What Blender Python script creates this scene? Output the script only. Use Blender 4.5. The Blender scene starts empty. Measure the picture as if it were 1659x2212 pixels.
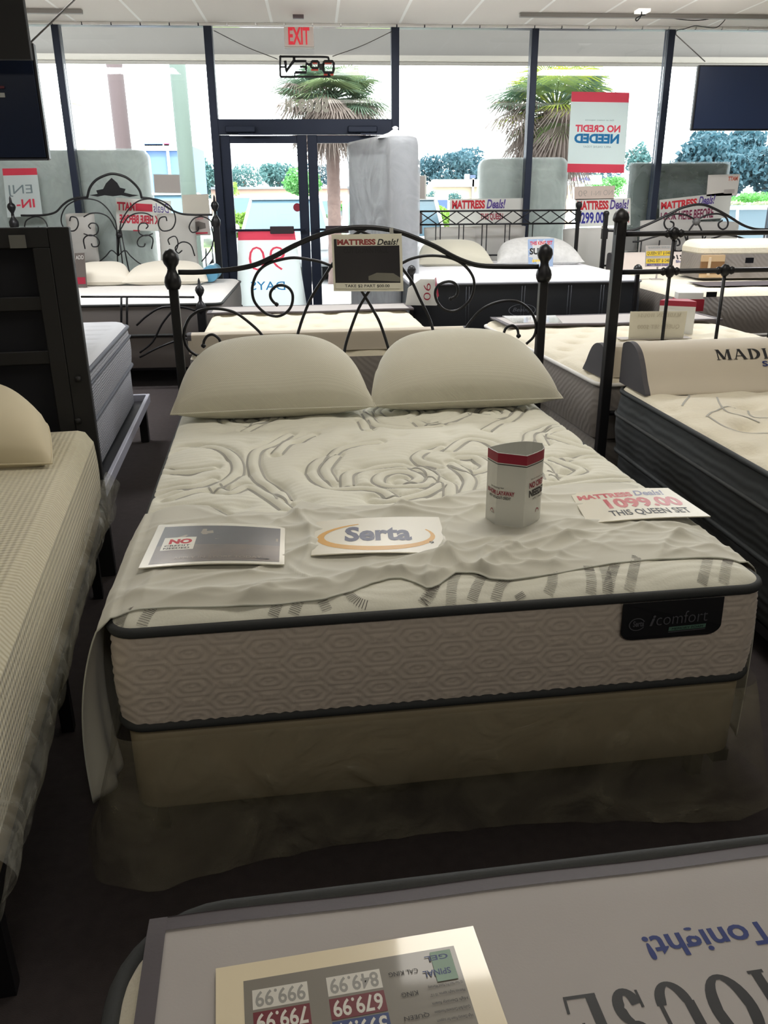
import bpy, math, random
import numpy as np
from mathutils import Vector, Matrix
R = math.radians
scn = bpy.context.scene
COL = scn.collection

# ------------------------------------------------------------------ camera
F_PX, CX, CY, EYE = 1780.0, 829.5, 1106.0, 1.5
_p, _r, _y = R(21.06), R(-0.375), R(4.4)
_F = np.array([0, math.cos(_p), -math.sin(_p)]); _U = np.array([0, math.sin(_p), math.cos(_p)]); _R = np.array([1., 0, 0])
_R, _U = math.cos(_r) * _R + math.sin(_r) * _U, -math.sin(_r) * _R + math.cos(_r) * _U
_W = np.array([[math.cos(_y), math.sin(_y), 0], [-math.sin(_y), math.cos(_y), 0], [0, 0, 1]])
_R, _U, _F = _W @ _R, _W @ _U, _W @ _F
_C = np.array([0, 0, EYE])
cd = bpy.data.cameras.new('camera'); cam = bpy.data.objects.new('camera', cd); COL.objects.link(cam)
cam.matrix_world = Matrix(((_R[0], _U[0], -_F[0], 0), (_R[1], _U[1], -_F[1], 0), (_R[2], _U[2], -_F[2], EYE), (0, 0, 0, 1)))
cd.sensor_fit = 'VERTICAL'; cd.sensor_height = 36; cd.sensor_width = 27; cd.lens = 36 * F_PX / 2212; cd.clip_end = 400; cd.clip_start = .05
scn.camera = cam

# ------------------------------------------------------------------ light
w = bpy.data.worlds.new('sky'); scn.world = w; w.use_nodes = True
nt = w.node_tree; bg = nt.nodes['Background']; bg.inputs[0].default_value = (.93, .97, 1, 1); bg.inputs[1].default_value = 8.0
sun = bpy.data.lights.new('sun', 'SUN'); sun.energy = 5.0; sun.angle = R(8); sun.color = (1, .97, .9)
so = bpy.data.objects.new('sun', sun); COL.objects.link(so); so.rotation_euler = (R(38), R(22), 0)
def area(name, x, y, z, sx, sy, e, col, rot=(0, 0, 0)):
    l = bpy.data.lights.new(name, 'AREA'); l.shape = 'RECTANGLE'; l.size = sx; l.size_y = sy; l.energy = e; l.color = col
    o = bpy.data.objects.new(name, l); COL.objects.link(o); o.location = (x, y, z); o.rotation_euler = rot
    return o
for i, (lx, ly, le) in enumerate([(-2.3, 6.5, 74), (.8, 6.45, 50), (3.6, 6.5, 76), (2.8, 4.6, 8), (.86, 2.85, 24), (3.9, 2.4, 10), (-2.6, 2.4, 9), (.2, -1.2, 22), (1.8, -3.2, 22)]):
    area('ceiling_lamp', lx, ly, 3.0, 1.2, .6, le, (1, .95, .86) if ly < 6 else (.97, .98, 1))
for lx, ly in ((-2.2, 7.4), (.4, 7.4), (3.2, 7.4)): area('added_uplight', lx, ly, 2.75, 1.2, .25, 12, (1, .96, .9), (R(180), 0, 0))  # unseen upward lights, added to brighten the ceiling near the glass
vs = scn.view_settings
vs.view_transform = 'Standard'; vs.look = 'None'; vs.gamma = 1; vs.use_curve_mapping = False; vs.exposure = 0.0

# ------------------------------------------------------------------ geometry helpers
def ray(x, y): return _R * (x - CX) / F_PX - _U * (y - CY) / F_PX + _F
def at_z(x, y, z):
    d = ray(x, y); return _C + d * (z - EYE) / d[2]
def at_y(x, y, Y):
    d = ray(x, y); return _C + d * Y / d[1]
def on_plane(x, y, p0, yaw):
    n = np.array([-math.sin(yaw), math.cos(yaw), 0]); d = ray(x, y)
    return _C + d * (n @ (np.array(p0) - _C)) / (n @ d)
V = lambda *a: np.array(a, float)

class MB:
    def __init__(s): s.v = []; s.f = []; s.m = []; s.sm = []
    def add(s, vs_, fs, m=0, smooth=True):
        o = len(s.v); s.v.extend([tuple(map(float, p)) for p in vs_])
        for f in fs: s.f.append([i + o for i in f]); s.m.append(m); s.sm.append(smooth)
    def box(s, c, size, m=0, yaw=0, bev=0):
        hx, hy, hz = [q / 2 for q in size]; cs, sn = math.cos(yaw), math.sin(yaw)
        if bev <= 0:
            P = [(x * hx, y * hy, z * hz) for z in (-1, 1) for y in (-1, 1) for x in (-1, 1)]
            Fc = [(0, 2, 3, 1), (4, 5, 7, 6), (0, 1, 5, 4), (2, 6, 7, 3), (0, 4, 6, 2), (1, 3, 7, 5)]
        else:
            b = min(bev, hx * .95, hy * .95, hz * .95); P = []; Fc = []
            ring = [(hx, hy - b), (hx - b, hy), (-hx + b, hy), (-hx, hy - b), (-hx, -hy + b), (-hx + b, -hy), (hx - b, -hy), (hx, -hy + b)]
            def rg(z, k):
                return [(x * (1 - k / hx), y * (1 - k / hy), z) for x, y in ring]
            L = [rg(-hz, b), rg(-hz + b, 0), rg(hz - b, 0), rg(hz, b)]
            for l in L: P += l
            for i in range(3):
                for j in range(8): Fc.append((i * 8 + j, i * 8 + (j + 1) % 8, (i + 1) * 8 + (j + 1) % 8, (i + 1) * 8 + j))
            Fc.append(tuple(range(7, -1, -1))); Fc.append(tuple(range(24, 32)))
        s.add([(c[0] + x * cs - y * sn, c[1] + x * sn + y * cs, c[2] + z) for x, y, z in P], Fc, m, False)
    def grid(s, A, m=0, smooth=True, flip=False, closed=False):
        A = np.asarray(A, float); n, k = A.shape[:2]; o = len(s.v)
        s.v.extend(map(tuple, A.reshape(-1, 3).tolist()))
        idx = np.arange(n * k).reshape(n, k) + o
        if closed: idx = np.concatenate([idx, idx[:, :1]], 1)
        q = np.stack([idx[:-1, :-1], idx[:-1, 1:], idx[1:, 1:], idx[1:, :-1]], -1).reshape(-1, 4)
        if flip: q = q[:, ::-1]
        s.f.extend(q.tolist()); s.m.extend([m] * len(q)); s.sm.extend([smooth] * len(q))
    def tube(s, pts, r, m=0, n=8, closed=False, flat=None):
        P = [np.array(p, float) for p in pts]; N = len(P)
        rr = r if hasattr(r, '__len__') else [r] * N
        T = []
        for i in range(N):
            a = P[(i - 1) % N] if (closed or i > 0) else P[i]; b = P[(i + 1) % N] if (closed or i < N - 1) else P[i]
            t = b - a; T.append(t / (np.linalg.norm(t) + 1e-9))
        up = V(0, 0, 1) if abs(T[0][2]) < .9 else V(0, 1, 0)
        u = np.cross(T[0], up); u /= np.linalg.norm(u); rings = []
        for i in range(N):
            u = u - T[i] * (u @ T[i]); u /= np.linalg.norm(u) + 1e-9; v_ = np.cross(T[i], u)
            rings.append([P[i] + rr[i] * (math.cos(2 * math.pi * j / n) * u + math.sin(2 * math.pi * j / n) * v_) for j in range(n)])
        o = len(s.v)
        for g in rings: s.v.extend([tuple(p.tolist()) for p in g])
        L = N if closed else N - 1
        for i in range(L):
            for j in range(n):
                i2 = (i + 1) % N
                s.f.append([o + i * n + j, o + i * n + (j + 1) % n, o + i2 * n + (j + 1) % n, o + i2 * n + j]); s.m.append(m); s.sm.append(True)
        if not closed:
            s.f.append([o + j for j in range(n - 1, -1, -1)]); s.m.append(m); s.sm.append(False)
            s.f.append([o + (N - 1) * n + j for j in range(n)]); s.m.append(m); s.sm.append(False)
    def lathe(s, base, prof, m=0, n=16, tilt=None, sq=False):
        A = []
        for r, z in prof:
            A.append([(base[0] + r * math.cos(2 * math.pi * j / n), base[1] + r * math.sin(2 * math.pi * j / n), base[2] + z) for j in range(n)])
        s.grid(A, m, True, False, True)
    def poly(s, pts, m=0, smooth=False): s.add(pts, [list(range(len(pts)))], m, smooth)
    def prism(s, pts2, f0, f1, m=0):
        n = len(pts2); a = [f0(p) for p in pts2]; b = [f1(p) for p in pts2]
        s.add(a + b, [list(range(n - 1, -1, -1)), list(range(n, 2 * n))] + [(i, (i + 1) % n, n + (i + 1) % n, n + i) for i in range(n)], m, False)
    def build(s, name, mats, parent=None, base=None, rotz=0):
        if not isinstance(mats, (list, tuple)): mats = [mats]
        me = bpy.data.meshes.new(name); arr = np.array(s.v, float).reshape(-1, 3)
        if parent is not None: M = np.array(parent['_m']).reshape(4, 4) if '_m' in parent else np.eye(4)
        else:
            if base is None: base = (arr[:, 0].mean(), arr[:, 1].mean(), arr[:, 2].min())
            M = mat4(base, rotz)
        I = np.linalg.inv(M); loc = arr @ I[:3, :3].T + I[:3, 3]
        me.from_pydata(loc.tolist(), [], s.f)
        for k in mats: me.materials.append(k)
        me.polygons.foreach_set('material_index', s.m); me.polygons.foreach_set('use_smooth', s.sm)
        me.update()
        o = bpy.data.objects.new(name, me); COL.objects.link(o)
        if parent is not None: o.parent = parent
        else: o.location = base; o.rotation_euler = (0, 0, rotz); 
        o['_m'] = M.reshape(-1).tolist()
        return o
def mat4(b, rz):
    c, s = math.cos(rz), math.sin(rz)
    return np.array([[c, -s, 0, b[0]], [s, c, 0, b[1]], [0, 0, 1, b[2]], [0, 0, 0, 1.]])
def kid(rt, nm): return [c for c in rt.children if c.name.split('.')[0] == nm][0]
def tag(o, label=None, cat=None, group=None, kind=None):
    if label: o['label'] = label
    if cat: o['category'] = cat
    if group: o['group'] = group
    if kind: o['kind'] = kind
    return o
def thing(name, label, cat, loc, rotz=0, group=None):
    o = bpy.data.objects.new(name, None); COL.objects.link(o); o.location = loc; o.rotation_euler = (0, 0, rotz)
    o.empty_display_size = .1; o['_m'] = mat4(loc, rotz).reshape(-1).tolist()
    return tag(o, label, cat, group)
def catmull(pts, k=6):
    P = [np.array(p, float) for p in pts]; P = [2 * P[0] - P[1]] + P + [2 * P[-1] - P[-2]]; out = []
    for i in range(1, len(P) - 2):
        for j in range(k):
            t = j / k; a, b, c, d = P[i - 1:i + 3]
            out.append(.5 * ((2 * b) + (c - a) * t + (2 * a - 5 * b + 4 * c - d) * t * t + (3 * b - a - 3 * c + d) * t ** 3))
    out.append(P[-2]); return out
def text_mesh(txt, bold=0.0, shear=0.0):
    c = bpy.data.curves.new('t', 'FONT'); c.body = txt; c.size = 1; c.offset = bold; c.shear = shear; c.resolution_u = 3
    o = bpy.data.objects.new('t', c); me = bpy.data.meshes.new_from_object(o)
    v = np.array([list(q.co) for q in me.vertices]); f = [list(p.vertices) for p in me.polygons]
    bpy.data.meshes.remove(me); bpy.data.objects.remove(o); bpy.data.curves.remove(c)
    return v, f
# a small serif alphabet drawn from strokes: bars and arcs in a unit-high cell
SER = {'M': 1.05, 'A': .9, 'D': .88, 'I': .44, 'S': .66, 'O': .92, 'N': .92, 'H': .95, 'U': .9, 'E': .78, ' ': .4}
def serif_text(txt):
    v, f = [], []; x = 0
    def q(a, b, c, d): o = len(v); v.extend([a, b, c, d]); f.append([o, o + 1, o + 2, o + 3])
    def bar(x0, y0, x1, y1, w_): q((x0 - w_ / 2, y0), (x0 + w_ / 2, y0), (x1 + w_ / 2, y1), (x1 - w_ / 2, y1))
    def hb(x0, x1, y0, y1): q((x0, y0), (x1, y0), (x1, y1), (x0, y1))
    def ser(xc, y, w_=.3): hb(xc - w_ / 2, xc + w_ / 2, y - .0 if y < .5 else y - .05, y + .05 if y < .5 else y)
    def arc(cx, cy, rx, ry, a0, a1, w0, w1=None, n=18):
        w1 = w0 if w1 is None else w1
        for i in range(n):
            t0 = a0 + (a1 - a0) * i / n; t1 = a0 + (a1 - a0) * (i + 1) / n
            def pt(t, k):
                ww = w0 * abs(math.cos(t)) + w1 * abs(math.sin(t)); return (cx + (rx - k * ww) * math.cos(t), cy + (ry - k * ww) * math.sin(t))
            q(pt(t0, 0), pt(t1, 0), pt(t1, 1), pt(t0, 1))
    for ch in txt:
        W_ = SER[ch]; k0 = len(v)
        if ch == 'H': bar(.2, 0, .2, 1, .19); bar(.72, 0, .72, 1, .19); hb(.2, .72, .47, .54); [ser(a, b) for a in (.2, .72) for b in (0, 1)]
        if ch == 'I': bar(.2, 0, .2, 1, .19); ser(.2, 0); ser(.2, 1)
        if ch == 'N': bar(.15, 0, .15, 1, .075); bar(.75, 0, .75, 1, .075); bar(.75, 0, .15, 1, .21); ser(.15, 0); ser(.75, 1); ser(.1, 1, .2)
        if ch == 'M': bar(.13, 0, .13, 1, .075); bar(.85, 0, .85, 1, .19); bar(.5, .05, .16, 1, .2); bar(.5, .05, .82, 1, .075); ser(.13, 0, .26); ser(.85, 0); ser(.12, 1, .2); ser(.88, 1, .26)
        if ch == 'A': bar(.1, 0, .43, 1, .075); bar(.76, 0, .43, 1, .2); hb(.22, .64, .3, .36); ser(.1, 0, .26); ser(.76, 0)
        if ch == 'D': bar(.2, 0, .2, 1, .19); arc(.36, .5, .44, .5, -math.pi / 2, math.pi / 2, .21, .075); hb(.2, .36, 0, .05); hb(.2, .36, .95, 1); ser(.15, 0, .2); ser(.15, 1, .2)
        if ch == 'O': arc(.46, .5, .42, .52, 0, 2 * math.pi, .21, .06, 30)
        if ch == 'U': bar(.2, .3, .2, 1, .19); bar(.72, .3, .72, 1, .075); arc(.46, .32, .33, .34, math.pi, 2 * math.pi, .17, .07); ser(.2, 1); ser(.72, 1, .26)
        if ch == 'E': bar(.2, 0, .2, 1, .19); hb(.1, .68, 0, .05); hb(.1, .66, .95, 1); hb(.2, .5, .48, .53); bar(.66, 0, .69, .25, .05); bar(.64, .77, .64, 1, .05); bar(.5, .4, .5, .62, .05)
        if ch == 'S': arc(.33, .74, .25, .27, math.pi * .05, math.pi * 1.5, .16, .09); arc(.33, .27, .27, .28, math.pi * .5, -math.pi * .95, .18, .09); bar(.56, .7, .56, .98, .05); bar(.08, .04, .08, .3, .05)
        for i in range(k0, len(v)): v[i] = (v[i][0] + x, v[i][1])
        x += W_ + .06
    return np.array([(a, b, 0) for a, b in v]), f
def put_text(mb, txt, box, surf, m, bold=0.0, shear=0.0, mirror=False, spin=False, serif=False):
    """letters fitted into box (s0,t0,s1,t1) of a surface function surf(s,t)->point"""
    v, f = serif_text(txt) if serif else text_mesh(txt, bold, shear)
    if len(v) == 0: return
    mn, mx = v.min(0), v.max(0); s0, t0, s1, t1 = box
    a = (v[:, 0] - mn[0]) / (mx[0] - mn[0] + 1e-9); b = (v[:, 1] - mn[1]) / (mx[1] - mn[1] + 1e-9)
    if mirror: a = 1 - a
    if spin: a = 1 - a; b = 1 - b
    mb.add([surf(s0 + (s1 - s0) * p, t0 + (t1 - t0) * q) for p, q in zip(a, b)], f, m, False)
def rnd_field(n, seed, lo, hi):
    g = np.random.RandomState(seed); th = g.rand(n) * 2 * np.pi; k = lo + (hi - lo) * g.rand(n) ** 1.5; ph = g.rand(n) * 6.28; am = 1 / k ** .8
    am /= am.sum()
    def fn(x, y):
        o = 0
        for i in range(n): o = o + am[i] * np.sin(k[i] * (x * math.cos(th[i]) + y * math.sin(th[i])) + ph[i])
        return o
    return fn

# ------------------------------------------------------------------ materials
def lin(c): return tuple(((x / 255) / 12.92 if x / 255 <= .04045 else ((x / 255 + .055) / 1.055) ** 2.4) for x in c)
_M = {}
def mat(name, col, rough=.7, metal=0, noise=None, bump=None, spec=.5, emit=None, sheen=0, coat=0):
    """procedural surface: noise=(scale, amount) mottles the colour, bump=(kind, scale, strength, distance)"""
    if name in _M: return _M[name]
    m = bpy.data.materials.new(name); m.use_nodes = True; n = m.node_tree; p = n.nodes['Principled BSDF']
    c = lin(col); p.inputs['Base Color'].default_value = (*c, 1); p.inputs['Roughness'].default_value = rough; p.inputs['Metallic'].default_value = metal
    p.inputs['Specular IOR Level'].default_value = spec; p.inputs['Sheen Weight'].default_value = sheen; p.inputs['Coat Weight'].default_value = coat
    p.inputs['Coat Roughness'].default_value = .06
    tc = n.nodes.new('ShaderNodeTexCoord')
    if noise:
        t = n.nodes.new('ShaderNodeTexNoise'); t.inputs['Scale'].default_value = noise[0]; t.inputs['Detail'].default_value = 4
        mx = n.nodes.new('ShaderNodeMix'); mx.data_type = 'RGBA'; k = noise[1]
        mx.inputs['A'].default_value = (*[x * (1 - k) for x in c], 1); mx.inputs['B'].default_value = (*[min(1, x * (1 + k)) for x in c], 1)
        n.links.new(tc.outputs['Object'], t.inputs['Vector']); n.links.new(t.outputs['Fac'], mx.inputs['Factor']); n.links.new(mx.outputs['Result'], p.inputs['Base Color'])
    if bump:
        kind, sc, st, di = bump
        if kind == 'noise': t = n.nodes.new('ShaderNodeTexNoise'); t.inputs['Scale'].default_value = sc; t.inputs['Detail'].default_value = 5; out = t.outputs['Fac']
        elif kind == 'wave': t = n.nodes.new('ShaderNodeTexWave'); t.inputs['Scale'].default_value = sc; t.inputs['Distortion'].default_value = 3; t.bands_direction = 'Z'; out = t.outputs['Fac']
        elif kind == 'waved': t = n.nodes.new('ShaderNodeTexWave'); t.inputs['Scale'].default_value = sc; t.inputs['Distortion'].default_value = 6; t.inputs['Detail Scale'].default_value = .6; t.bands_direction = 'DIAGONAL'; out = t.outputs['Fac']
        elif kind == 'weave':
            sp = n.nodes.new('ShaderNodeSeparateXYZ'); n.links.new(tc.outputs['Object'], sp.inputs[0])
            def mth(op, a, b=None):
                q = n.nodes.new('ShaderNodeMath'); q.operation = op
                for i_, v_ in enumerate((a, b)):
                    if v_ is None: continue
                    if isinstance(v_, (int, float)): q.inputs[i_].default_value = v_
                    else: n.links.new(v_, q.inputs[i_])
                return q.outputs[0]
            xz = mth('ADD', sp.outputs[0], sp.outputs[2]); a_ = mth('SINE', mth('MULTIPLY', mth('ADD', xz, sp.outputs[1]), sc)); b_ = mth('SINE', mth('MULTIPLY', mth('SUBTRACT', xz, sp.outputs[1]), sc)); out = mth('ADD', mth('MULTIPLY', mth('MULTIPLY', a_, b_), .5), .5); t = None
        else: t = n.nodes.new('ShaderNodeTexVoronoi'); t.inputs['Scale'].default_value = sc; t.inputs['Randomness'].default_value = .15; out = t.outputs['Distance']
        if t is not None: n.links.new(tc.outputs['Object'], t.inputs['Vector'])
        b = n.nodes.new('ShaderNodeBump'); b.inputs['Strength'].default_value = st; b.inputs['Distance'].default_value = di
        n.links.new(out, b.inputs['Height']); n.links.new(b.outputs['Normal'], p.inputs['Normal'])
    if emit: p.inputs['Emission Color'].default_value = (*c, 1); p.inputs['Emission Strength'].default_value = emit
    _M[name] = m; return m
def film(name, col, opac, rough=.15, bump=(14, .6, .02), gloss=.35):
    """thin clear polythene: see-through, a little milky, with shiny creases"""
    if name in _M: return _M[name]
    m = bpy.data.materials.new(name); m.use_nodes = True; n = m.node_tree; n.nodes.clear()
    out = n.nodes.new('ShaderNodeOutputMaterial'); tr = n.nodes.new('ShaderNodeBsdfTransparent'); p = n.nodes.new('ShaderNodeBsdfPrincipled')
    tl = n.nodes.new('ShaderNodeBsdfTranslucent'); tl.inputs['Color'].default_value = (*lin(col), 1)
    p.inputs['Base Color'].default_value = (*lin(col), 1); p.inputs['Roughness'].default_value = rough
    mx0 = n.nodes.new('ShaderNodeMixShader'); mx0.inputs[0].default_value = gloss
    mx = n.nodes.new('ShaderNodeMixShader')
    tc = n.nodes.new('ShaderNodeTexCoord'); ns = n.nodes.new('ShaderNodeTexNoise'); ns.inputs['Scale'].default_value = bump[0]; ns.inputs['Detail'].default_value = 5; ns.inputs['Distortion'].default_value = 1.5
    bp = n.nodes.new('ShaderNodeBump'); bp.inputs['Strength'].default_value = bump[1]; bp.inputs['Distance'].default_value = bump[2]
    n.links.new(tc.outputs['Object'], ns.inputs['Vector']); n.links.new(ns.outputs['Fac'], bp.inputs['Height'])
    n.links.new(bp.outputs['Normal'], p.inputs['Normal']); n.links.new(bp.outputs['Normal'], tl.inputs['Normal'])
    mr = n.nodes.new('ShaderNodeMapRange'); mr.inputs['From Min'].default_value = .3; mr.inputs['From Max'].default_value = .7
    mr.inputs['To Min'].default_value = max(0, opac - .15); mr.inputs['To Max'].default_value = min(1, opac + .15)
    n.links.new(ns.outputs['Fac'], mr.inputs['Value']); n.links.new(mr.outputs['Result'], mx.inputs[0])
    n.links.new(tl.outputs[0], mx0.inputs[1]); n.links.new(p.outputs[0], mx0.inputs[2])
    n.links.new(tr.outputs[0], mx.inputs[1]); n.links.new(mx0.outputs[0], mx.inputs[2]); n.links.new(mx.outputs[0], out.inputs[0])
    _M[name] = m; return m
def paper(name, col, trans=.4, rough=.5):
    """paper or thin card that lets daylight through from behind"""
    if name in _M: return _M[name]
    m = bpy.data.materials.new(name); m.use_nodes = True; n = m.node_tree; p = n.nodes['Principled BSDF']; out = n.nodes['Material Output']
    p.inputs['Base Color'].default_value = (*lin(col), 1); p.inputs['Roughness'].default_value = rough
    tl = n.nodes.new('ShaderNodeBsdfTranslucent'); tl.inputs['Color'].default_value = (*lin(col), 1)
    mx = n.nodes.new('ShaderNodeMixShader'); mx.inputs[0].default_value = trans
    n.links.new(p.outputs[0], mx.inputs[1]); n.links.new(tl.outputs[0], mx.inputs[2]); n.links.new(mx.outputs[0], out.inputs[0])
    _M[name] = m; return m
def clear_glass(name, tint=(.97, .99, .98)):
    m = bpy.data.materials.new(name); m.use_nodes = True; n = m.node_tree; n.nodes.clear()
    out = n.nodes.new('ShaderNodeOutputMaterial'); tr = n.nodes.new('ShaderNodeBsdfTransparent'); tr.inputs[0].default_value = (*tint, 1)
    g = n.nodes.new('ShaderNodeBsdfGlossy'); g.inputs['Roughness'].default_value = .02; lw = n.nodes.new('ShaderNodeFresnel'); lw.inputs['IOR'].default_value = 1.3
    mx = n.nodes.new('ShaderNodeMixShader'); n.links.new(lw.outputs[0], mx.inputs[0]); n.links.new(tr.outputs[0], mx.inputs[1]); n.links.new(g.outputs[0], mx.inputs[2]); n.links.new(mx.outputs[0], out.inputs[0])
    _M[name] = m; return m
GLASS = clear_glass('window_glass')
IRON = mat('black_iron', (30, 30, 33), .38, .3, bump=('noise', 60, .15, .002))
BRONZE = mat('dark_bronze_frame', (40, 48, 66), .4, .4)
KNIT = mat('ivory_knit', (204, 200, 182), .85, sheen=.3, bump=('weave', 420, .5, .0016))
QUILT = mat('quilted_knit_ivory', (228, 226, 210), .85, sheen=.3, bump=('noise', 160, .35, .0015))
STRIPE = mat('grey_weave_stripe', (172, 170, 162), .85)
HATCH = mat('charcoal_ladder_stitch', (92, 86, 82), .85)
SHEET = mat('white_jersey', (208, 205, 190), .8, sheen=.3, bump=('noise', 300, .15, .0006))
HEM = mat('sheet_hem', (205, 205, 192), .85)
BORDER = mat('taupe_border_knit', (205, 192, 178), .8, sheen=.2, bump=('noise', 220, .3, .001))
PIPE = mat('charcoal_piping', (52, 54, 54), .75, bump=('noise', 300, .4, .001))
CREAM = mat('cream_quilt', (224, 216, 194), .85, sheen=.3, bump=('noise', 60, .5, .006))
WHITEF = mat('white_quilt', (226, 224, 220), .85, sheen=.2, bump=('noise', 40, .4, .006))
CHAR = mat('charcoal_border', (58, 62, 64), .75, bump=('wave', 9, .35, .005))
DARKF = mat('black_satin_border', (26, 30, 36), .55, bump=('noise', 12, .3, .004))
GREYB = mat('grey_chevron_border', (138, 132, 127), .8, bump=('waved', 14, .22, .005))
GREYB2 = mat('grey_lined_border', (150, 152, 158), .8, bump=('wave', 24, .5, .004))
TAN = mat('tan_foundation', (150, 138, 112), .7, noise=(6, .2))
FOAM = mat('cream_foam_cover', (214, 206, 178), .85, sheen=.3, bump=('weave', 190, .8, .006))
CARPET = mat('brown_carpet', (60, 53, 53), .95, noise=(30, .3), bump=('noise', 400, .6, .004))
PAPERW = paper('white_paper', (232, 232, 228), .35)
PAPERG = paper('grey_paper', (196, 190, 186), .25)
PAPERT = paper('poster_back', (232, 240, 240), .5)
RED = mat('print_red', (200, 40, 52), .5); CRIM = mat('print_crimson', (150, 24, 52), .5); NAVY = mat('print_navy', (38, 46, 100), .5)
BLACKP = mat('print_black', (24, 24, 26), .5); PURP = mat('print_purple', (84, 66, 140), .5); YEL = mat('print_yellow', (232, 200, 60), .5); BLUEP = mat('print_blue', (30, 60, 150), .5)
PINKT = paper('backlit_red_print', (250, 92, 116), .6); BLUET = paper('backlit_blue_print', (50, 140, 196), .6); GREYT = paper('backlit_grey_print', (150, 165, 170), .5)
LAM = mat('laminate', (225, 222, 205), .25, coat=.9)
LAMD = mat('laminate_dark', (36, 34, 38), .3, coat=.7)
LAMW = mat('laminate_clear_edge', (220, 222, 215), .15, coat=1.0)
TAUPE = mat('taupe_leather', (86, 80, 84), .6, bump=('noise', 200, .2, .001))
MICRO = mat('beige_microfibre', (176, 170, 166), .85, sheen=.4, noise=(5, .06), bump=('noise', 300, .2, .0006))
WEDGE = mat('sand_microfibre', (208, 198, 180), .85, sheen=.3, bump=('noise', 260, .2, .0006))
WEDGEG = mat('charcoal_microfibre', (84, 82, 86), .8)
BLACKPL = mat('black_plastic', (14, 16, 22), .3)
GREYW = mat('grey_paint', (50, 50, 50), .8)

def surf_quad(TL, TR, BR, BL, bend=0.0, off=0.0):
    TL, TR, BR, BL = [np.array(p, float) for p in (TL, TR, BR, BL)]
    n = np.cross(TR - TL, TL - BL); n /= np.linalg.norm(n)
    if n @ (_C - (TL + BR) / 2) < 0: n = -n
    def S(s, t, k=0.0):
        a = TL * (1 - s) + TR * s; b = BL * (1 - s) + BR * s
        return b * (1 - t) + a * t + n * (k + off + bend * math.sin(math.pi * s))
    S.n = n; return S
def sign(name, label, cat, S, items, mats, thick=.003, parent=None, group=None, nx=10, lift=.0012, back=True):
    """a flat sheet lying on surface S with printing on its face. items: (kind, box, mat index, ...)"""
    mb = MB(); g = [[S(i / nx, j / 4) for i in range(nx + 1)] for j in range(5)]
    mb.grid(g, 0, True)
    g2 = [[S(i / nx, j / 4, -thick) for i in range(nx + 1)] for j in range(5)]; mb.grid(g2, 0, True, True)
    for e in ([g[0], g2[0]], [g2[-1], g[-1]], [[r[0] for r in g2], [r[0] for r in g]], [[r[-1] for r in g], [r[-1] for r in g2]]): mb.grid(e, 0, False)
    for q, it in enumerate(items):
        lay = lift * (1 + .25 * q); kind, box, m = it[:3]; kw = it[3] if len(it) > 3 else {}
        if kind == 'rect':
            s0, t0, s1, t1 = box; k = max(2, int(abs(s1 - s0) * nx) + 1)
            mb.grid([[S(s0 + (s1 - s0) * i / k, t0 + (t1 - t0) * j / 2, lay) for i in range(k + 1)] for j in range(3)], m, True)
        elif kind == 'text':
            kk = dict(kw); tx = kk.pop('t'); put_text(mb, tx, box, lambda a, b: S(a, b, lay), m, **kk)
        elif kind == 'arc':   # swoosh: box=(cx,cy,rx,ry)
            cx, cy, rx, ry = box; a0, a1, w0, w1, w2 = kw['a']; n = 28; A = []
            for i in range(n + 1):
                t = a0 + (a1 - a0) * i / n; x = i / n; ww = w0 * (1 - x) * (1 - x) + 2 * x * (1 - x) * w1 * 1.5 + w2 * x * x
                A.append([S(cx + (rx - ww * .5) * math.cos(t), cy + (ry - ww * .8) * math.sin(t), lay), S(cx + (rx + ww * .5) * math.cos(t), cy + (ry + ww * .8) * math.sin(t), lay)])
            mb.grid(A, m, False)
        elif kind == 'blob':
            mb.add([S(a, b, lay) for a, b in box], [list(range(len(box)))], m, False)
    o = mb.build(name, mats, parent)
    if parent is None: tag(o, label, cat, group)
    elif label: o['label'] = label
    return o

# ------------------------------------------------------------------ room shell
WY, CH = 9.3, 3.06
XL, XR, YB = -4.4, 6.6, -5.2
def struct(name, mb, m, parent=None):
    o = mb.build(name, m, parent)
    if parent is None: o['kind'] = 'structure'
    return o
mb = MB(); mb.grid([[(XL, YB, 0), (XR, YB, 0)], [(XL, WY + .05, 0), (XR, WY + .05, 0)]], smooth=False); struct('floor', mb, CARPET)
# ceiling of lay-in tiles with white T-bars
cm = mat('ceiling_tile', (225, 220, 214), .9, noise=(40, .05), bump=('noise', 120, .25, .003))
n = cm.node_tree; P = n.nodes['Principled BSDF']; tc = n.nodes.new('ShaderNodeNewGeometry'); mp = n.nodes.new('ShaderNodeMapping'); mp.inputs['Location'].default_value = (1.59 + .62 * 8, -7.95 + 1.23 * 8, 0)
br = n.nodes.new('ShaderNodeTexBrick'); br.offset = 0; br.inputs['Scale'].default_value = 1; br.inputs['Brick Width'].default_value = .62; br.inputs['Row Height'].default_value = 1.23
br.inputs['Mortar Size'].default_value = .014; br.inputs['Color1'].default_value = (*lin((224, 218, 212)), 1); br.inputs['Color2'].default_value = (*lin((228, 222, 216)), 1); br.inputs['Mortar'].default_value = (*lin((250, 249, 246)), 1)
n.links.new(tc.outputs['Position'], mp.inputs['Vector']); n.links.new(mp.outputs['Vector'], br.inputs['Vector']); n.links.new(br.outputs['Color'], P.inputs['Base Color'])
mb = MB(); mb.grid([[(XL, YB, CH), (XR, YB, CH)], [(XL, WY, CH), (XR, WY, CH)]], smooth=False, flip=True); struct('ceiling', mb, cm)
WALLM = mat('cream_wall', (186, 180, 168), .9, noise=(3, .04))
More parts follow.
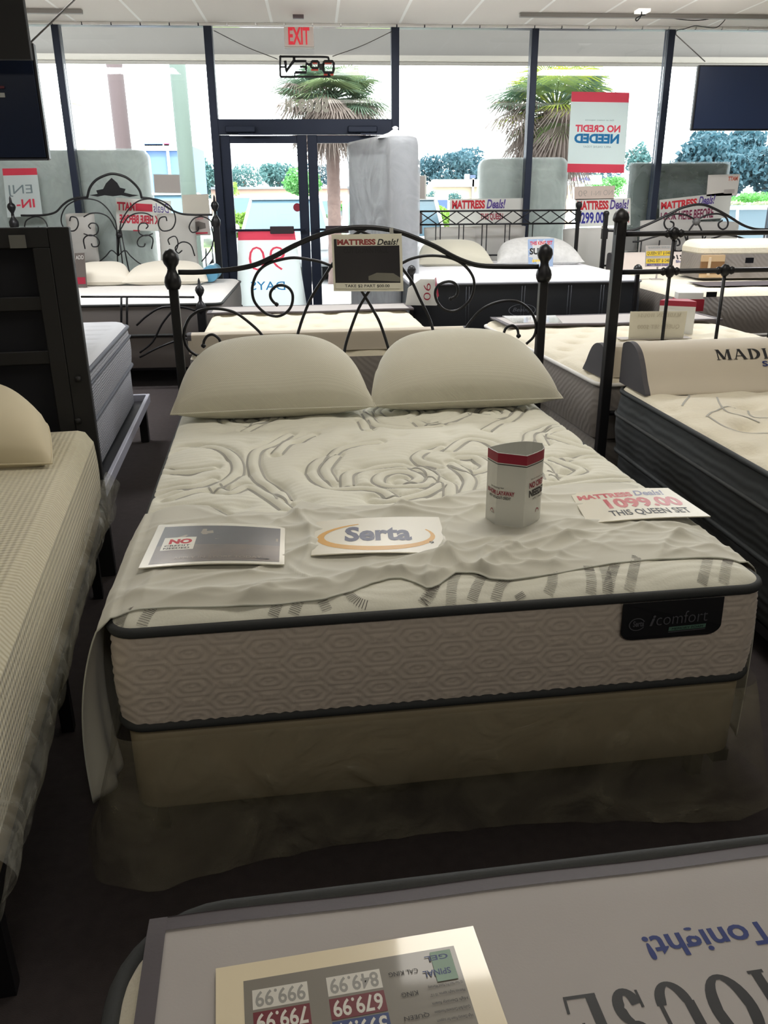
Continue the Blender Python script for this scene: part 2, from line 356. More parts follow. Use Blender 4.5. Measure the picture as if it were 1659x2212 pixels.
for nm, a, b in (('wall_left', (XL, YB), (XL, WY)), ('wall_right', (XR, WY), (XR, YB)), ('wall_back', (XR, YB), (XL, YB))):
    mb = MB(); mb.grid([[(*a, 0), (*b, 0)], [(*a, CH), (*b, CH)]], smooth=False); struct(nm, mb, WALLM)
# storefront
MUL = [at_y(q, 60, WY)[0] for q in (121, 449, 853, 1155, 1449)]
MUL = [XL + .03, MUL[0] - 1.0] + MUL + [MUL[-1] + 1.37, XR - .03]
DL, DR = MUL[3], MUL[4]
DTOP = at_y(660, 258, WY)[2]; DBOT = at_y(560, 291, WY)[2]; DM = at_y(664, 330, WY)[0]
k = 1
for i, x in enumerate(MUL):
    mb = MB(); mb.box((x, WY, CH / 2), (.068 if i not in (3, 4) else .078, .12, CH), bev=.004); struct('trim_%d' % k, mb, BRONZE); k += 1
mb = MB()
for a, b in zip(MUL[:-1], MUL[1:]):
    if a == DL: continue
    mb.box(((a + b) / 2, WY, .12), (b - a, .11, .1)); mb.box(((a + b) / 2, WY, CH - .012), (b - a, .1, .024))
struct('trim_%d' % k, mb, BRONZE); k += 1
mb = MB(); mb.box(((DL + DR) / 2, WY, (DTOP + DBOT) / 2), (DR - DL - .06, .11, DTOP - DBOT), bev=.004)
tb = struct('trim_%d' % k, mb, BRONZE); k += 1
mb = MB()      # white perforated strip where tiles meet the glass
xx = XL + .05
while xx < XR - .1:
    mb.box((xx + .13, WY - .075, CH - .012), (.262, .025, .022)); xx += .275
struct('trim_%d' % k, mb, mat('white_vent_strip', (246, 244, 238), .5)); k += 1
j = 1
for a, b in zip(MUL[:-1], MUL[1:]):
    mb = MB(); z0 = .17 if a != DL else DTOP + .0
    mb.box(((a + b) / 2, WY, (z0 + CH - .024) / 2), (b - a - .07, .008, CH - .024 - z0)); struct('window_%d' % j, mb, GLASS); j += 1
# double doors
for di, (a, b) in enumerate(((DL + .04, DM - .004), (DM + .004, DR - .04))):
    rt = thing('door_%d' % (di + 1), None, None, ((a + b) / 2, WY, 0)); rt['kind'] = 'structure'
    mb = MB(); st = .1
    for xx in (a + st / 2, b - st / 2): mb.box((xx, WY, (DBOT - .0) / 2 + .005), (st, .05, DBOT - .02), bev=.004)
    mb.box(((a + b) / 2, WY, DBOT - .045), (b - a - 2 * st, .05, .07)); mb.box(((a + b) / 2, WY, .1), (b - a - 2 * st, .05, .18))
    mb.build('door_frame', BRONZE, rt)
    mb = MB(); mb.box(((a + b) / 2, WY, (DBOT + .11) / 2), (b - a - 2 * st + .01, .008, DBOT - .27)); mb.build('door_pane', GLASS, rt)
    zb = 1.16; mb = MB(); mb.tube([(a + .05, WY - .075, zb), (b - .05, WY - .075, zb)], .012); 
    for xx in (a + .05, b - .05): mb.box((xx, WY - .05, zb), (.03, .06, .03))
    mb.build('push_bar', BRONZE, rt)
    px0 = at_y(583 if di == 0 else 703, 490, WY - .09)[0]; mb = MB(); mb.box((px0 + .125, WY - .09, zb), (.25, .03, .075), bev=.006); mb.build('push_paddle', mat('brown_paddle', (60, 50, 56), .5), kid(rt, 'push_bar'))
    mb = MB(); cxx = (a + .22) if di == 0 else (b - .3); mb.box((cxx, WY - .085, DBOT + .045), (.3, .06, .06), bev=.008); mb.box((cxx + .15, WY - .1, DBOT + .0), (.34, .02, .015)); mb.build('door_closer', BRONZE, rt)
    if di == 0:
        c = at_y(642, 448, WY - .02); mb = MB(); mb.add([(c[0] + .042 * math.cos(t * math.pi / 12), c[1], c[2] + .042 * math.sin(t * math.pi / 12)) for t in range(24)], [list(range(24))], 0, False); mb.build('round_sticker', mat('sticker_red', (150, 40, 60), .5), rt)

# ------------------------------------------------------------------ beds
class Frame:
    """bed coordinates: u across, v along from the near end, z up"""
    def __init__(s, x, y, deg): s.x, s.y, s.a = x, y, R(deg); s.c, s.s = math.cos(s.a), math.sin(s.a)
    def w(s, u, v, z): return np.array([s.x + u * s.c - v * s.s, s.y + u * s.s + v * s.c, z])
    def arr(s, u, v, z): return np.stack([s.x + u * s.c - v * s.s, s.y + u * s.s + v * s.c, z + 0 * u], -1)
    def loc(s, p): dx, dy = p[0] - s.x, p[1] - s.y; return dx * s.c + dy * s.s, -dx * s.s + dy * s.c
    def px(s, x, y, z): return s.loc(at_z(x, y, z))
def edge_d(u, v, w_, l, r):
    """distance inside a rounded rectangle"""
    qx = np.abs(u - w_ / 2) - (w_ / 2 - r); qy = np.abs(v - l / 2) - (l / 2 - r)
    return r - (np.hypot(np.maximum(qx, 0), np.maximum(qy, 0)) + np.minimum(np.maximum(qx, qy), 0))
def top_grid(w_, l, r, nu, nv):
    v = np.linspace(0, 1, nv); v = l * (v - .12 * np.sin(2 * np.pi * v) / (2 * np.pi) * 1.0)
    e = np.minimum(v, l - v); ins = np.where(e < r, r - np.sqrt(np.maximum(r * r - (r - e) ** 2, 0)), 0)
    s = np.linspace(0, 1, nu); U = ins[:, None] + (w_ - 2 * ins)[:, None] * s[None]; Vv = v[:, None] + 0 * U
    return U, Vv
def perimeter(w_, l, r, off=0, step=.02):
    pts = []; rr = r + off
    for cx, cy, a0 in ((r, r, math.pi), (w_ - r, r, 1.5 * math.pi), (w_ - r, l - r, 0), (r, l - r, .5 * math.pi)):
        for i in range(9): a = a0 + i * math.pi / 16; pts.append((cx + rr * math.cos(a), cy + rr * math.sin(a)))
    out = []
    for i in range(len(pts)):
        a, b = np.array(pts[i]), np.array(pts[(i + 1) % len(pts)]); L = np.linalg.norm(b - a); k = max(1, int(L / step))
        for j in range(k): out.append(a + (b - a) * j / k)
    return np.array(out)
def mattress(name, label, fr, w_, l, z0, z1, topm, sidem, pipem, crown=.03, er=.09, hfun=None, nu=90, nv=120, r=.07, side_step=.03, side_fn=None, nz=6, pipes=(1, 0), bulge=.008, group=None, pr=.011, cat='mattress', over=0, po=.004, overv=-1):
    rt = thing(name, label, cat, (*fr.w(w_ / 2, l / 2, z0)[:2], z0), fr.a, group)
    U, Vv = top_grid(w_, l, r, nu, nv); d = edge_d(U, Vv, w_, l, r)
    k = 1 - np.clip(d / er, 0, 1); Z = z1 - crown * (1 - np.sqrt(np.maximum(0, 1 - k ** 2)))
    if hfun is not None: Z = Z + hfun(U, Vv) * np.clip(d / .05, 0, 1)
    if over:
        o_ = over * np.sin(np.pi * np.clip(k, 0, 1) ** 1.5); du = np.minimum(U, w_ - U); dv = np.minimum(Vv, l - Vv); su = du <= dv + 0.0
        U = U + np.where(du < er, np.where(U < w_ / 2, -1, 1) * o_ * np.clip(1.2 - du / er, 0, 1) * np.clip((Vv - overv) / .04, 0, 1), 0)
    mb = MB(); mb.grid(fr.arr(U, Vv, Z)); mb.build('top_panel', topm, rt)
    zt = z1 - crown; P = perimeter(w_, l, r, 0, side_step); T = np.linspace(0, 1, nz); n = len(P)
    C = np.array([w_ / 2, l / 2]); nx = np.roll(P, -1, 0) - np.roll(P, 1, 0); nx = np.stack([nx[:, 1], -nx[:, 0]], -1); nx /= np.linalg.norm(nx, axis=1)[:, None]
    A = []
    for t in T:
        b = bulge * math.sin(math.pi * t); off = b + (side_fn(P, t * (zt - z0), zt - z0) if side_fn is not None else 0)
        Q = P + nx * (off[:, None] if hasattr(off, '__len__') else off); A.append(fr.arr(Q[:, 0], Q[:, 1], np.full(n, z0 + t * (zt - z0))))
    mb = MB(); mb.grid(np.array(A), closed=True); mb.add([fr.w(*p, z0) for p in P[::-1]], [list(range(n))], 0, False); mb.build('border_panel', sidem, rt)
    Pp = perimeter(w_, l, r, po, .06)
    for q in pipes:
        z = zt if q else z0 + pr
        mb = MB(); mb.tube([fr.w(*p, z) for p in Pp], pr, closed=True); mb.build('piping', pipem, kid(rt, 'border_panel'))
    return rt
def box_base(name, label, cat, fr, w_, l, z0, z1, m, r=.05, group=None, inset=.01):
    P = perimeter(w_ - 2 * inset, l - 2 * inset, r, 0, .08); n = len(P); A = []
    for z, o in ((z0, .01), (z0 + .012, 0), (z1 - .02, 0), (z1 - .006, .006), (z1, .025)):
        S = (P - [w_ / 2 - inset, l / 2 - inset]) * [1 - 2 * o / w_, 1 - 2 * o / l] + [w_ / 2, l / 2]; A.append(fr.arr(S[:, 0], S[:, 1], np.full(n, z)))
    mb = MB(); mb.grid(np.array(A), closed=True); mb.add(A[-1], [list(range(n))], 0, False); mb.add(A[0][::-1], [list(range(n))], 0, False)
    return tag(mb.build(name, m, None, tuple(fr.w(w_ / 2, l / 2, z0)), fr.a), label, cat, group)
def under_frame(fr, w_, l, z, label=None, rt=None, group=None, m=None, inset=.03):
    if rt is None: rt = thing('platform_bed', label, 'bed frame', tuple(fr.w(w_ / 2, l / 2, 0)), fr.a, group)
    m = m or IRON
    for u in (inset, w_ - inset):
        mb = MB(); c = fr.w(u, l / 2, z - .018); mb.box(c, (.04, l - .06, .034), 0, fr.a); mb.build('side_rail', m, rt)
    for v in (.12, l / 2, l - .12):
        mb = MB(); c = fr.w(w_ / 2, v, z - .018); mb.box(c, (w_ - .12, .04, .03), 0, fr.a); mb.build('cross_rail', m, rt)
        for u in (inset + .02, w_ - inset - .02):
            mb = MB(); c = fr.w(u, v, (z - .033) / 2); mb.box(c, (.035, .035, z - .033), 0, fr.a); mb.build('leg', m, rt)
    return rt
def pillow(name, label, c, w_, d, h, yaw, tilt, m, group=None, roll=0, seed=0, pinch=.10, droop=.0):
    n = 26; u = np.linspace(-1, 1, n * 2); v = np.linspace(-1, 1, n); Uu, Vv = np.meshgrid(u, v)
    X = Uu * (1 - pinch * .55 * (1 - Vv ** 2) * np.abs(Uu) ** 4 - droop * np.clip(.5 + Vv / 2, 0, 1) ** 2.2) * w_ / 2
    Y = (Vv * (1 - pinch * .3 * (1 - Uu ** 2) * np.abs(Vv) ** 4) - droop * 1.3 * np.clip(Vv, 0, 1) * np.abs(Uu) ** 3) * d / 2
    T = ((1 - np.abs(Uu) ** 3.2) * (1 - np.abs(Vv) ** 2.6)) ** .5 * h / 2
    f = rnd_field(14, seed + 5, 6, 26); W1 = f(X, Y) * .02 * (T / (h / 2))
    A = np.stack([X, Y, T + W1], -1); B = np.stack([X, Y, -T * .8 + W1 * .3], -1)
    Rm = np.array((Matrix.Rotation(yaw, 3, 'Z') @ Matrix.Rotation(tilt, 3, 'X') @ Matrix.Rotation(roll, 3, 'Y')))
    A = A @ Rm.T + np.array(c); B = B @ Rm.T + np.array(c)
    rt = thing(name, label, 'pillow', tuple(c), yaw, group)
    mb = MB(); mb.grid(A); mb.grid(B, flip=True); pc_ = mb.build('pillow_cover', m, rt)
    e = [A[0, i] for i in range(2 * n)] + [A[j, -1] for j in range(1, n)] + [A[-1, i] for i in range(2 * n - 2, -1, -1)] + [A[j, 0] for j in range(n - 2, 0, -1)]
    mb = MB(); mb.tube(e, .0035, n=5, closed=True); mb.build('seam', m, pc_)
    return rt
def tufts(pu, pv, depth, r0, seed=0, jitter=.0):
    def h(U, Vv):
        a = U / pu; b = Vv / pv; row = np.floor(b + .5); a2 = a - .5 * (row % 2); du = (a2 - np.floor(a2) - .5) * pu; dv = (b - np.floor(b + .5)) * pv
        d = np.hypot(du, dv); o = -depth * np.exp(-(d / r0) ** 2)
        return o + .004 * rnd_field(12, seed, 15, 60)(U, Vv)
    return h

# ---- the bed in the middle
MF = Frame(-.478, 1.60, 3.45); MW, ML, MT, MBt = 1.53, 2.03, .652, .365
ZQ = .655
def tr(pts, k, ox, oy, z=ZQ): return [MF.px(x / k + ox, y / k + oy, z) for x, y in pts]
QC = []
k2, k3 = 2.37, 2.186
for c in ([(190,290),(260,250),(350,228),(450,228),(530,245),(585,290),(600,345),(560,390),(480,430),(380,455),(260,490)],
          [(860,170),(780,215),(700,250),(680,300),(690,350),(720,400),(800,440),(840,500)], [(640,150),(700,118),(760,95),(830,70),(850,50)],
          [(1320,205),(1220,215),(1130,240),(1060,275),(1000,310),(980,350),(1010,400),(1080,430),(1150,440),(1260,440),(1350,455),(1400,490)],
          [(1100,275),(1060,320),(1050,350),(1080,400)],
          [(1160,420),(1165,370),(1230,345),(1330,330),(1450,320),(1560,340),(1600,380),(1560,420),(1450,425),(1360,420),(1320,400),(1340,370),(1420,355),(1500,365),(1530,390),(1480,410),(1430,395)],
          [(980,170),(920,190),(860,205),(800,260)], [(1240,100),(1270,145)], [(1260,60),(1300,110),(1400,130),(1540,130),(1640,120)],
          [(480,430),(560,460),(640,430),(700,440),(780,490),(850,540)], [(130,470),(260,440),(380,430),(470,400)], [(100,590),(280,560),(430,545),(540,595)],
          [(1640,230),(1560,250),(1520,290),(1640,330)], [(1640,420),(1560,460),(1400,500),(1300,490)], [(200,330),(280,350),(360,350),(470,340)]):
    QC.append(catmull(tr(c, k2, 260, 860), 5))
for c in ([(0,90),(60,110),(150,90),(250,50),(270,10)], [(330,130),(400,90),(460,70),(500,20)], [(150,230),(230,180),(330,185),(430,215),(520,190),(540,150),(620,120),(720,100)],
          [(600,200),(585,160),(640,130),(700,110)], [(800,190),(820,140)], [(870,215),(875,150),(900,140)], [(940,250),(900,190),(860,160)], [(620,160),(720,190),(830,215),(900,240)],
          [(640,270),(700,290),(780,320),(700,340),(620,340)], [(700,270),(800,250),(900,260),(1000,290),(1080,340)], [(0,310),(60,340),(150,380),(160,440)], [(180,300),(250,360),(230,430)],
          [(170,290),(260,330),(330,300),(280,260),(200,260)], [(640,400),(760,385),(880,370),(1000,360),(1150,375)], [(420,20),(520,0),(600,30),(640,60)], [(500,250),(600,300),(640,360)]):
    QC.append(catmull(tr(c, k3, 900, 860), 5))
for cx, cy, rr in ((.28, 1.72, .13), (.9, 1.75, .15), (1.3, 1.68, .12)):
    QC.append([(cx + rr * (1 - t / 26) * math.cos(t * .5), cy + rr * (1 - t / 26) * math.sin(t * .5)) for t in range(22)])
SEG = np.array([(a[0], a[1], b[0], b[1]) for c in QC for a, b in zip(c[:-1], c[1:])])
def dist_curves(U, Vv):
    sh = U.shape; P = np.stack([U.ravel(), Vv.ravel()], -1); D = np.full(len(P), 9.)
    for x0, y0, x1, y1 in SEG:
        m = (np.abs(P[:, 0] - x0) < .16) & (np.abs(P[:, 1] - y0) < .16)
        if not m.any(): continue
        q = P[m] - [x0, y0]; e = np.array([x1 - x0, y1 - y0]); t = np.clip(q @ e / (e @ e + 1e-12), 0, 1); D[m] = np.minimum(D[m], np.linalg.norm(q - t[:, None] * e, axis=1))
    return D.reshape(sh)
BW = .016
def quilt_h(U, Vv):
    d = np.minimum(dist_curves(U, Vv), .16)
    band = .006 * np.exp(-(d / (BW * .8)) ** 2); groove = -.007 * np.exp(-((d - BW * 1.5) / .007) ** 2); puff = .013 * (1 - np.exp(-np.maximum(d - BW * 1.4, 0) / .035)) * (d > BW * 1.4)
    a = tufts(.19, .17, .013, .035, 3)(U, Vv)
    hat = .0006 * np.sin(Vv * 210 + 3 * np.sin(U * 22)) * (d > BW * 2)
    return band + groove + puff - .011 + a + hat
def hexes(P, z, H):
    s = P[:, 0] + P[:, 1] * 1.0; s = s + 0
    def cell(ox, oy):
        dx = (s - ox) / .17; dx = np.abs(dx - np.round(dx)) * .17; dy = (z - oy) / .084; dy = abs(dy - round(dy)) * .084
        return np.maximum(dy / .034, (dx + dy * .75) / .075)
    d = np.minimum(cell(0, .03), cell(.085, .072))
    fade = min(1, z / .02) * min(1, (H - z) / .03)
    return np.where(d < 1.1, .0017 * np.cos(d * 2 * math.pi * 3.0) - .0006, .0022) * fade
main = mattress('mattress', 'queen mattress in centre with grey swirl quilting, dark piping and embossed taupe side', MF, MW, ML, MBt, MT, QUILT, BORDER, PIPE, crown=.034, er=.10, hfun=quilt_h, nu=330, nv=430, side_step=.0045, side_fn=hexes, nz=64, r=.06, pr=.0125, pipes=(1, 0), over=.018, po=-.003, overv=.60)
def main_z(u, v):
    d = float(edge_d(np.array(u), np.array(v), MW, ML, .06)); k = 1 - min(max(d / .10, 0), 1)
    return MT - .034 * (1 - math.sqrt(max(0, 1 - k * k)))
# grey woven stripes that follow the quilted scrolls
def ribbon(mb, pts, off, wd, zf, m=0, seg=None):
    pts = [np.array(p) for p in pts]; A = []
    for i, p in enumerate(pts):
        a = pts[max(0, i - 1)]; b = pts[min(len(pts) - 1, i + 1)]; t = b - a; t = t / (np.linalg.norm(t) + 1e-9); nn = np.array([-t[1], t[0]])
        A.append([p + nn * (off - wd / 2), p + nn * (off + wd / 2)])
    A = np.array(A); u, v = A[..., 0], A[..., 1]; ok = (u > .02) & (u < MW - .02) & (v > .02) & (v < ML - .02)
    Z = zf(u, v); idx = []
    G = MF.arr(u, v, Z); o = len(mb.v); mb.v.extend(map(tuple, G.reshape(-1, 3).tolist()))
    for i in range(len(pts) - 1):
        if ok[i].all() and ok[i + 1].all(): mb.f.append([o + 2 * i, o + 2 * i + 1, o + 2 * i + 3, o + 2 * i + 2]); mb.m.append(m); mb.sm.append(True)
def zsurf(u, v):
    d = edge_d(u, v, MW, ML, .06); k = 1 - np.clip(d / .10, 0, 1)
    return MT - .034 * (1 - np.sqrt(np.maximum(0, 1 - k ** 2))) + quilt_h(u, v) * np.clip(d / .05, 0, 1) + .0016
mb = MB()
for c in QC:
    c2 = catmull(c, 3)
    for s in (-1, 1): ribbon(mb, c2, s * BW * 1.35, .0075, zsurf)
mb.build('quilt_stripe', STRIPE, kid(main, 'top_panel'))
# ladder stitching that shows on the bare strip near the foot
HB = [tr(c, k3, 900, 860, .64) for c in ([(-20,1000),(60,935),(110,880),(150,830)], [(165,965),(170,900),(200,840),(220,820)], [(262,950),(290,900),(330,850)], [(370,950),(400,900),(460,870)], [(480,925),(530,950),(600,940),(640,890),(640,840)],
      [(825,925),(825,870),(800,800)], [(905,920),(900,870),(880,820)], [(905,920),(915,870),(940,800)], [(1000,915),(1020,850),(1040,770)], [(1345,885),(1365,820),(1380,760)], [(1450,880),(1460,820),(1480,760)], [(1540,740),(1600,800),(1680,860)])]
HB += [tr(c, k2, 260, 860, .64) for c in ([(85,1175),(150,1110),(210,1070)], [(-10,1150),(20,1115),(60,1080)], [(780,1105),(820,1060),(850,1020)], [(890,1092),(930,1045),(950,1020)], [(1010,1025),(1060,1080)], [(1150,1015),(1230,1055),(1400,1065),(1560,1040),(1620,980)])]
for c in HB:
    mb = MB(); P = catmull(c, 10); Q = []
    for a, b in zip(P[:-1], P[1:]):
        a, b = np.array(a), np.array(b); d = np.linalg.norm(b - a); kk = max(1, int(d / .0042))
        for i in range(kk): Q.append((a + (b - a) * i / kk, (b - a) / (d + 1e-9)))
    for i in range(0, len(Q), 1):
        p, t = Q[i]; nn = np.array([-t[1], t[0]])
        for s in (1,):
            a, b = p - nn * .011, p + nn * .013; u = np.array([a[0], b[0]]); v = np.array([a[1], b[1]])
            if v.min() < .004 or u.min() < .004 or u.max() > MW - .004: continue
            z = np.array([main_z(*a), main_z(*b)]) + .0025 + np.array([float(quilt_h(u[j:j+1], v[j:j+1])[0]) * min(1, max(0, float(edge_d(u[j], v[j], MW, ML, .06)) / .05)) for j in (0, 1)])
            q0, q1 = MF.w(a[0], a[1], z[0]), MF.w(b[0], b[1], z[1]); tt = (MF.w(t[0], t[1], 0) - MF.w(0, 0, 0)) * .0009
            mb.add([q0 - tt, q1 - tt, q1 + tt, q0 + tt], [[0, 1, 2, 3]], 0, False)
    if mb.v: mb.build('ladder_stitch', HATCH, kid(main, 'top_panel'))
# dark cloth tag under the piping
u0, u1 = [MF.loc(on_plane(x, 1330, MF.w(0, 0, 0), MF.a))[0] for x in (1338, 1551)]
zt = MT - .034
def TG(s, t, off=0): return MF.w(u0 + (u1 - u0) * s, -.013 - off - .004 * math.sin(math.pi * t), zt - .006 - .098 * (1 - t))
mb = MB(); ol = []
for cx, a0, a1 in ((.13, math.pi, 1.5 * math.pi), (.87, 1.5 * math.pi, 2 * math.pi)):
    for i in range(9): a = a0 + (a1 - a0) * i / 8; ol.append((cx + .13 * math.cos(a), .27 + .27 * math.sin(a)))
ol = [(0, 1)] + ol + [(1, 1)]
mb.prism(ol, lambda p: TG(p[0], p[1], .002), lambda p: TG(p[0], p[1], 0), 0)
TX = mat('tag_silver_thread', (92, 92, 98), .5); GR = mat('tag_green_bar', (92, 128, 112), .6)
put_text(mb, 'comfort', (.335, .38, .845, .70), lambda a, b: TG(a, b + .06 * (a - .3), .0035), 1, bold=-.01)
put_text(mb, 'i', (.27, .36, .325, .64), lambda a, b: TG(a, b + .02, .0035), 1, bold=.03, shear=.3)
put_text(mb, 'Serta', (.105, .37, .215, .53), lambda a, b: TG(a, b + .02, .0035), 1, bold=.03)
mb.grid([[TG(.145 + r_ * .075 * math.cos(t * .2) , .45 + r_ * .16 * math.sin(t * .2) , .0035) for r_ in (.93, 1.08)] for t in range(2, 30)], 1, False)
mb.grid([[TG(a, b + .07 * (a - .5), .0035) for a in np.linspace(.47, .84, 6)] for b in (.20, .315)], 2, False); mb.grid([[TG(a, b + .07 * (a - .5), .0035) for a in np.linspace(.47, .84, 6)] for b in (.155, .18)], 1, False)
put_text(mb, 'MEMORY FOAM', (.50, .225, .81, .29), lambda a, b: TG(a, b + .07 * (a - .5), .0045), 0)
tag(mb.build('label_tag', [mat('tag_black', (14, 15, 20), .7), TX, GR], kid(main, 'border_panel')), 'black cloth tag with silver lettering')

box_base('box_spring', 'tan box spring under the centre mattress, wrapped in clear plastic', 'box spring', MF, MW, ML, .135, MBt - .002, TAN)
# loose clear bag round the box spring
POLY = film('clear_polythene', (200, 192, 165), .28, .2, (5, .9, .04), .6)
mb = MB(); Pm = perimeter(MW + .02, ML + .02, .05, .012, .02) - .01; n = len(Pm); f1 = rnd_field(30, 4, 8, 60); A = []
for i, t in enumerate(np.linspace(0, 1, 26)):
    z = MBt - .004 - t * (MBt - .03); Q = []
    for p in Pm:
        nx = np.array([p[0] - MW / 2, p[1] - ML / 2]); e = .002 + t * .014 + (.022 * abs(f1(p[0] * 1.9 + p[1], t * .55 + p[0] * .3)) * (.3 + t))
        cl = math.exp(-((p[0]) ** 2 + p[1] ** 2) / .09); cr = math.exp(-((p[0] - MW) ** 2 + p[1] ** 2) / .12)
        e += .085 * cl * t ** 1.2 + .07 * cr * t
        sgn = np.array([-1 if p[0] < .03 else (1 if p[0] > MW - .03 else 0), -1 if p[1] < .03 else (1 if p[1] > ML - .03 else 0)], float)
        if abs(sgn).sum() == 0: sgn = nx
        sgn /= np.linalg.norm(sgn); q = p + sgn * e
        if sgn[1] >= 0 and p[1] > .05: q = p + sgn * max(e, .002)
        Q.append(MF.w(q[0], q[1], z + .012 * f1(p[0] + 3, p[1] + t) * t))
    A.append(Q)
mb.grid(np.array(A), closed=True)
tag(mb.build('plastic_bag', POLY, None, tuple(MF.w(MW / 2, ML / 2, .03)), MF.a), 'loose clear plastic bag flaring out around the centre box spring', 'plastic wrap')

# ---- rumpled white sheet over the foot half
far = [(282,1110),(300,1098),(345,1092),(400,1086),(450,1088),(490,1110),(530,1100),(580,1103),(619,1103),(636,1090),(652,1077),(682,1084),(737,1091),(808,1088),(884,1086),(952,1075),(1000,1058),(1083,1047),(1174,1048),(1248,1041),(1335,1038),(1395,1041),(1449,1041),(1500,1049)]
near = [(208,1346),(235,1322),(300,1313),(360,1309),(500,1305),(600,1300),(700,1290),(760,1276),(800,1262),(840,1251),(870,1250),(900,1260),(925,1270),(948,1262),(985,1238),(1020,1240),(1060,1252),(1100,1253),(1200,1240),(1320,1218),(1400,1210),(1500,1206),(1659,1203),(1760,1200)]
def edge_curve(pts, z):
    q = sorted([MF.px(x, y, z) for x, y in pts]); a = np.array(q); return lambda u: np.interp(u, a[:, 0], a[:, 1])
vfar, vnear0 = edge_curve(far, .662), edge_curve(near, .655)
vnear = lambda u: np.maximum(vnear0(u), .004)
rs = np.random.RandomState(11); RG = []
for i in range(95):
    u, v = rs.rand() * MW, rs.rand() * .62; a = rs.choice([rs.normal(.5, .35), rs.normal(2.5, .4), rs.normal(0.05, .25)], p=[.4, .3, .3]); L = .06 + .22 * rs.rand(); RG.append((u, v, math.cos(a), math.sin(a), L, .008 + .014 * rs.rand(), (.0035 + .0075 * rs.rand()) * (1 if u > .25 else .5)))
for (x0, y0), (x1, y1), am in (((640,1085),(700,1210),.016), ((985,1240),(940,1130),.014), ((1020,1260),(1060,1160),.010), ((900,1260),(960,1180),.010), ((1400,1210),(1480,1130),.010), ((1160,1240),(1260,1160),.010), ((500,1290),(700,1250),.008), ((300,1290),(640,1262),.006), ((1010,1060),(1190,1075),.010), ((720,1260),(900,1200),.010), ((760,1100),(1000,1110),.008)):
    a, b = np.array(MF.px(x0, y0, .66)), np.array(MF.px(x1, y1, .66)); d = b - a; L = np.linalg.norm(d); RG.append((a[0] + d[0] / 2, a[1] + d[1] / 2, d[0] / L, d[1] / L, L / 2, .012, am))
lf = rnd_field(20, 8, 5, 30)
FLAT = [MF.px(x, y, .66) for x, y in ((458, 1180), (820, 1160), (1380, 1092), (1118, 1130))]
def wrinkle(U, Vv):
    m_ = 1
    for (a_, b_), (ru, rv) in zip(FLAT, ((.17, .13), (.18, .13), (.20, .12), (.08, .08))): m_ = m_ * (1 - .8 * np.exp(-(((U - a_) / ru) ** 4 + ((Vv - b_) / rv) ** 4)))
    return m_ * wrinkle0(U, Vv)
def wrinkle0(U, Vv):
    Hh = .005 * lf(U, Vv) * 2
    for u, v, c, s, L, wd, am in RG:
        x = (U - u) * c + (Vv - v) * s; y = -(U - u) * s + (Vv - v) * c + .25 * x * x / L; Hh = Hh + am * np.exp(-np.sqrt((y / wd) ** 2 + .12) + .35) * np.exp(-(x / L) ** 4)
    return Hh
rt = thing('bed_sheet', 'thin white sheet rumpled over the foot half of the centre bed', 'sheet', tuple(MF.w(MW / 2, .3, MT)), MF.a)
u = np.concatenate([[-.026, -.020, -.012], np.linspace(.0, MW, 300), [MW + .012, MW + .020, MW + .026]]); t = np.linspace(0, 1, 130); U, T = np.meshgrid(u, t); U = np.where(U < 0, U * (1 - T ** 6), U); VN, VF = vnear(np.clip(U, 0, MW)), vfar(np.clip(U, 0, MW)); Vv = VN + (VF - VN) * T
ov = np.clip(-U, 0, 1) + np.clip(U - MW, 0, 1); d = edge_d(np.clip(U, .02, MW - .02), Vv, MW, ML, .06); kk = 1 - np.clip(d / .10, 0, 1); Z0 = -ov * .9 + MT - .034 * (1 - np.sqrt(np.maximum(0, 1 - kk ** 2)))
lift = np.clip(np.minimum(T, 1 - T) / .06, .15, 1); Z = Z0 + .004 + wrinkle(U, Vv) * lift
Z = np.maximum(Z, Z0 + .002)
def drape(side):
    A = []; nn = 26
    for tt in t:
        row = []; ub = 0 if side < 0 else MW; vb = float(vnear(ub) + (vfar(ub) - vnear(ub)) * tt); zb = Z0[0, 0 if side < 0 else -1]
        for i in range(1, nn):
            k = i / (nn - 1); drop = k * (.50 - .12 * tt); fl = .05 * (1 - math.exp(-k * 3)) + (.028 * math.sin(vb * 26 + 1.2) * k + .012 * math.sin(vb * 61) * k)
            if side < 0: fl += .015 * (1 - tt) * math.sin(k * 3)
            row.append(MF.w(ub + side * (fl * .9 * (1 - tt ** 3) + .029 * (1 - tt ** 6)), vb - .30 * k * tt ** 4 + .06 * k * (1 - tt) ** 3 * (1 if side < 0 else 0), zb - drop))
        A.append(row)
    return np.array(A)
top = MF.arr(U, Vv, Z)
mb = MB(); mb.grid(np.concatenate([drape(-1)[:, ::-1], top, drape(1)], 1)); o = mb.build('sheet_cloth', SHEET, rt)
so_ = o.modifiers.new('thickness', 'SOLIDIFY'); so_.thickness = .0015
D = drape(-1)
mb = MB(); mb.tube([D[0, i] for i in range(24, -1, -1)] + [top[0, i] for i in range(0, 306, 2)], .0022, n=5); mb.build('hem', HEM, kid(rt, 'sheet_cloth'))

# ---- pillows of the centre bed
pillow('pillow', 'plump ivory pillow leaning at the left of the centre bed head', (-.20, 3.48, .785), .82, .46, .27, MF.a + .0, R(24), KNIT, 'pillows of the centre bed', seed=1, droop=.30)
pillow('pillow', 'ivory dotted pillow at the right of the centre bed head', (.60, 3.54, .785), .82, .45, .27, MF.a - .0, R(25), KNIT, 'pillows of the centre bed', seed=2, droop=.30)

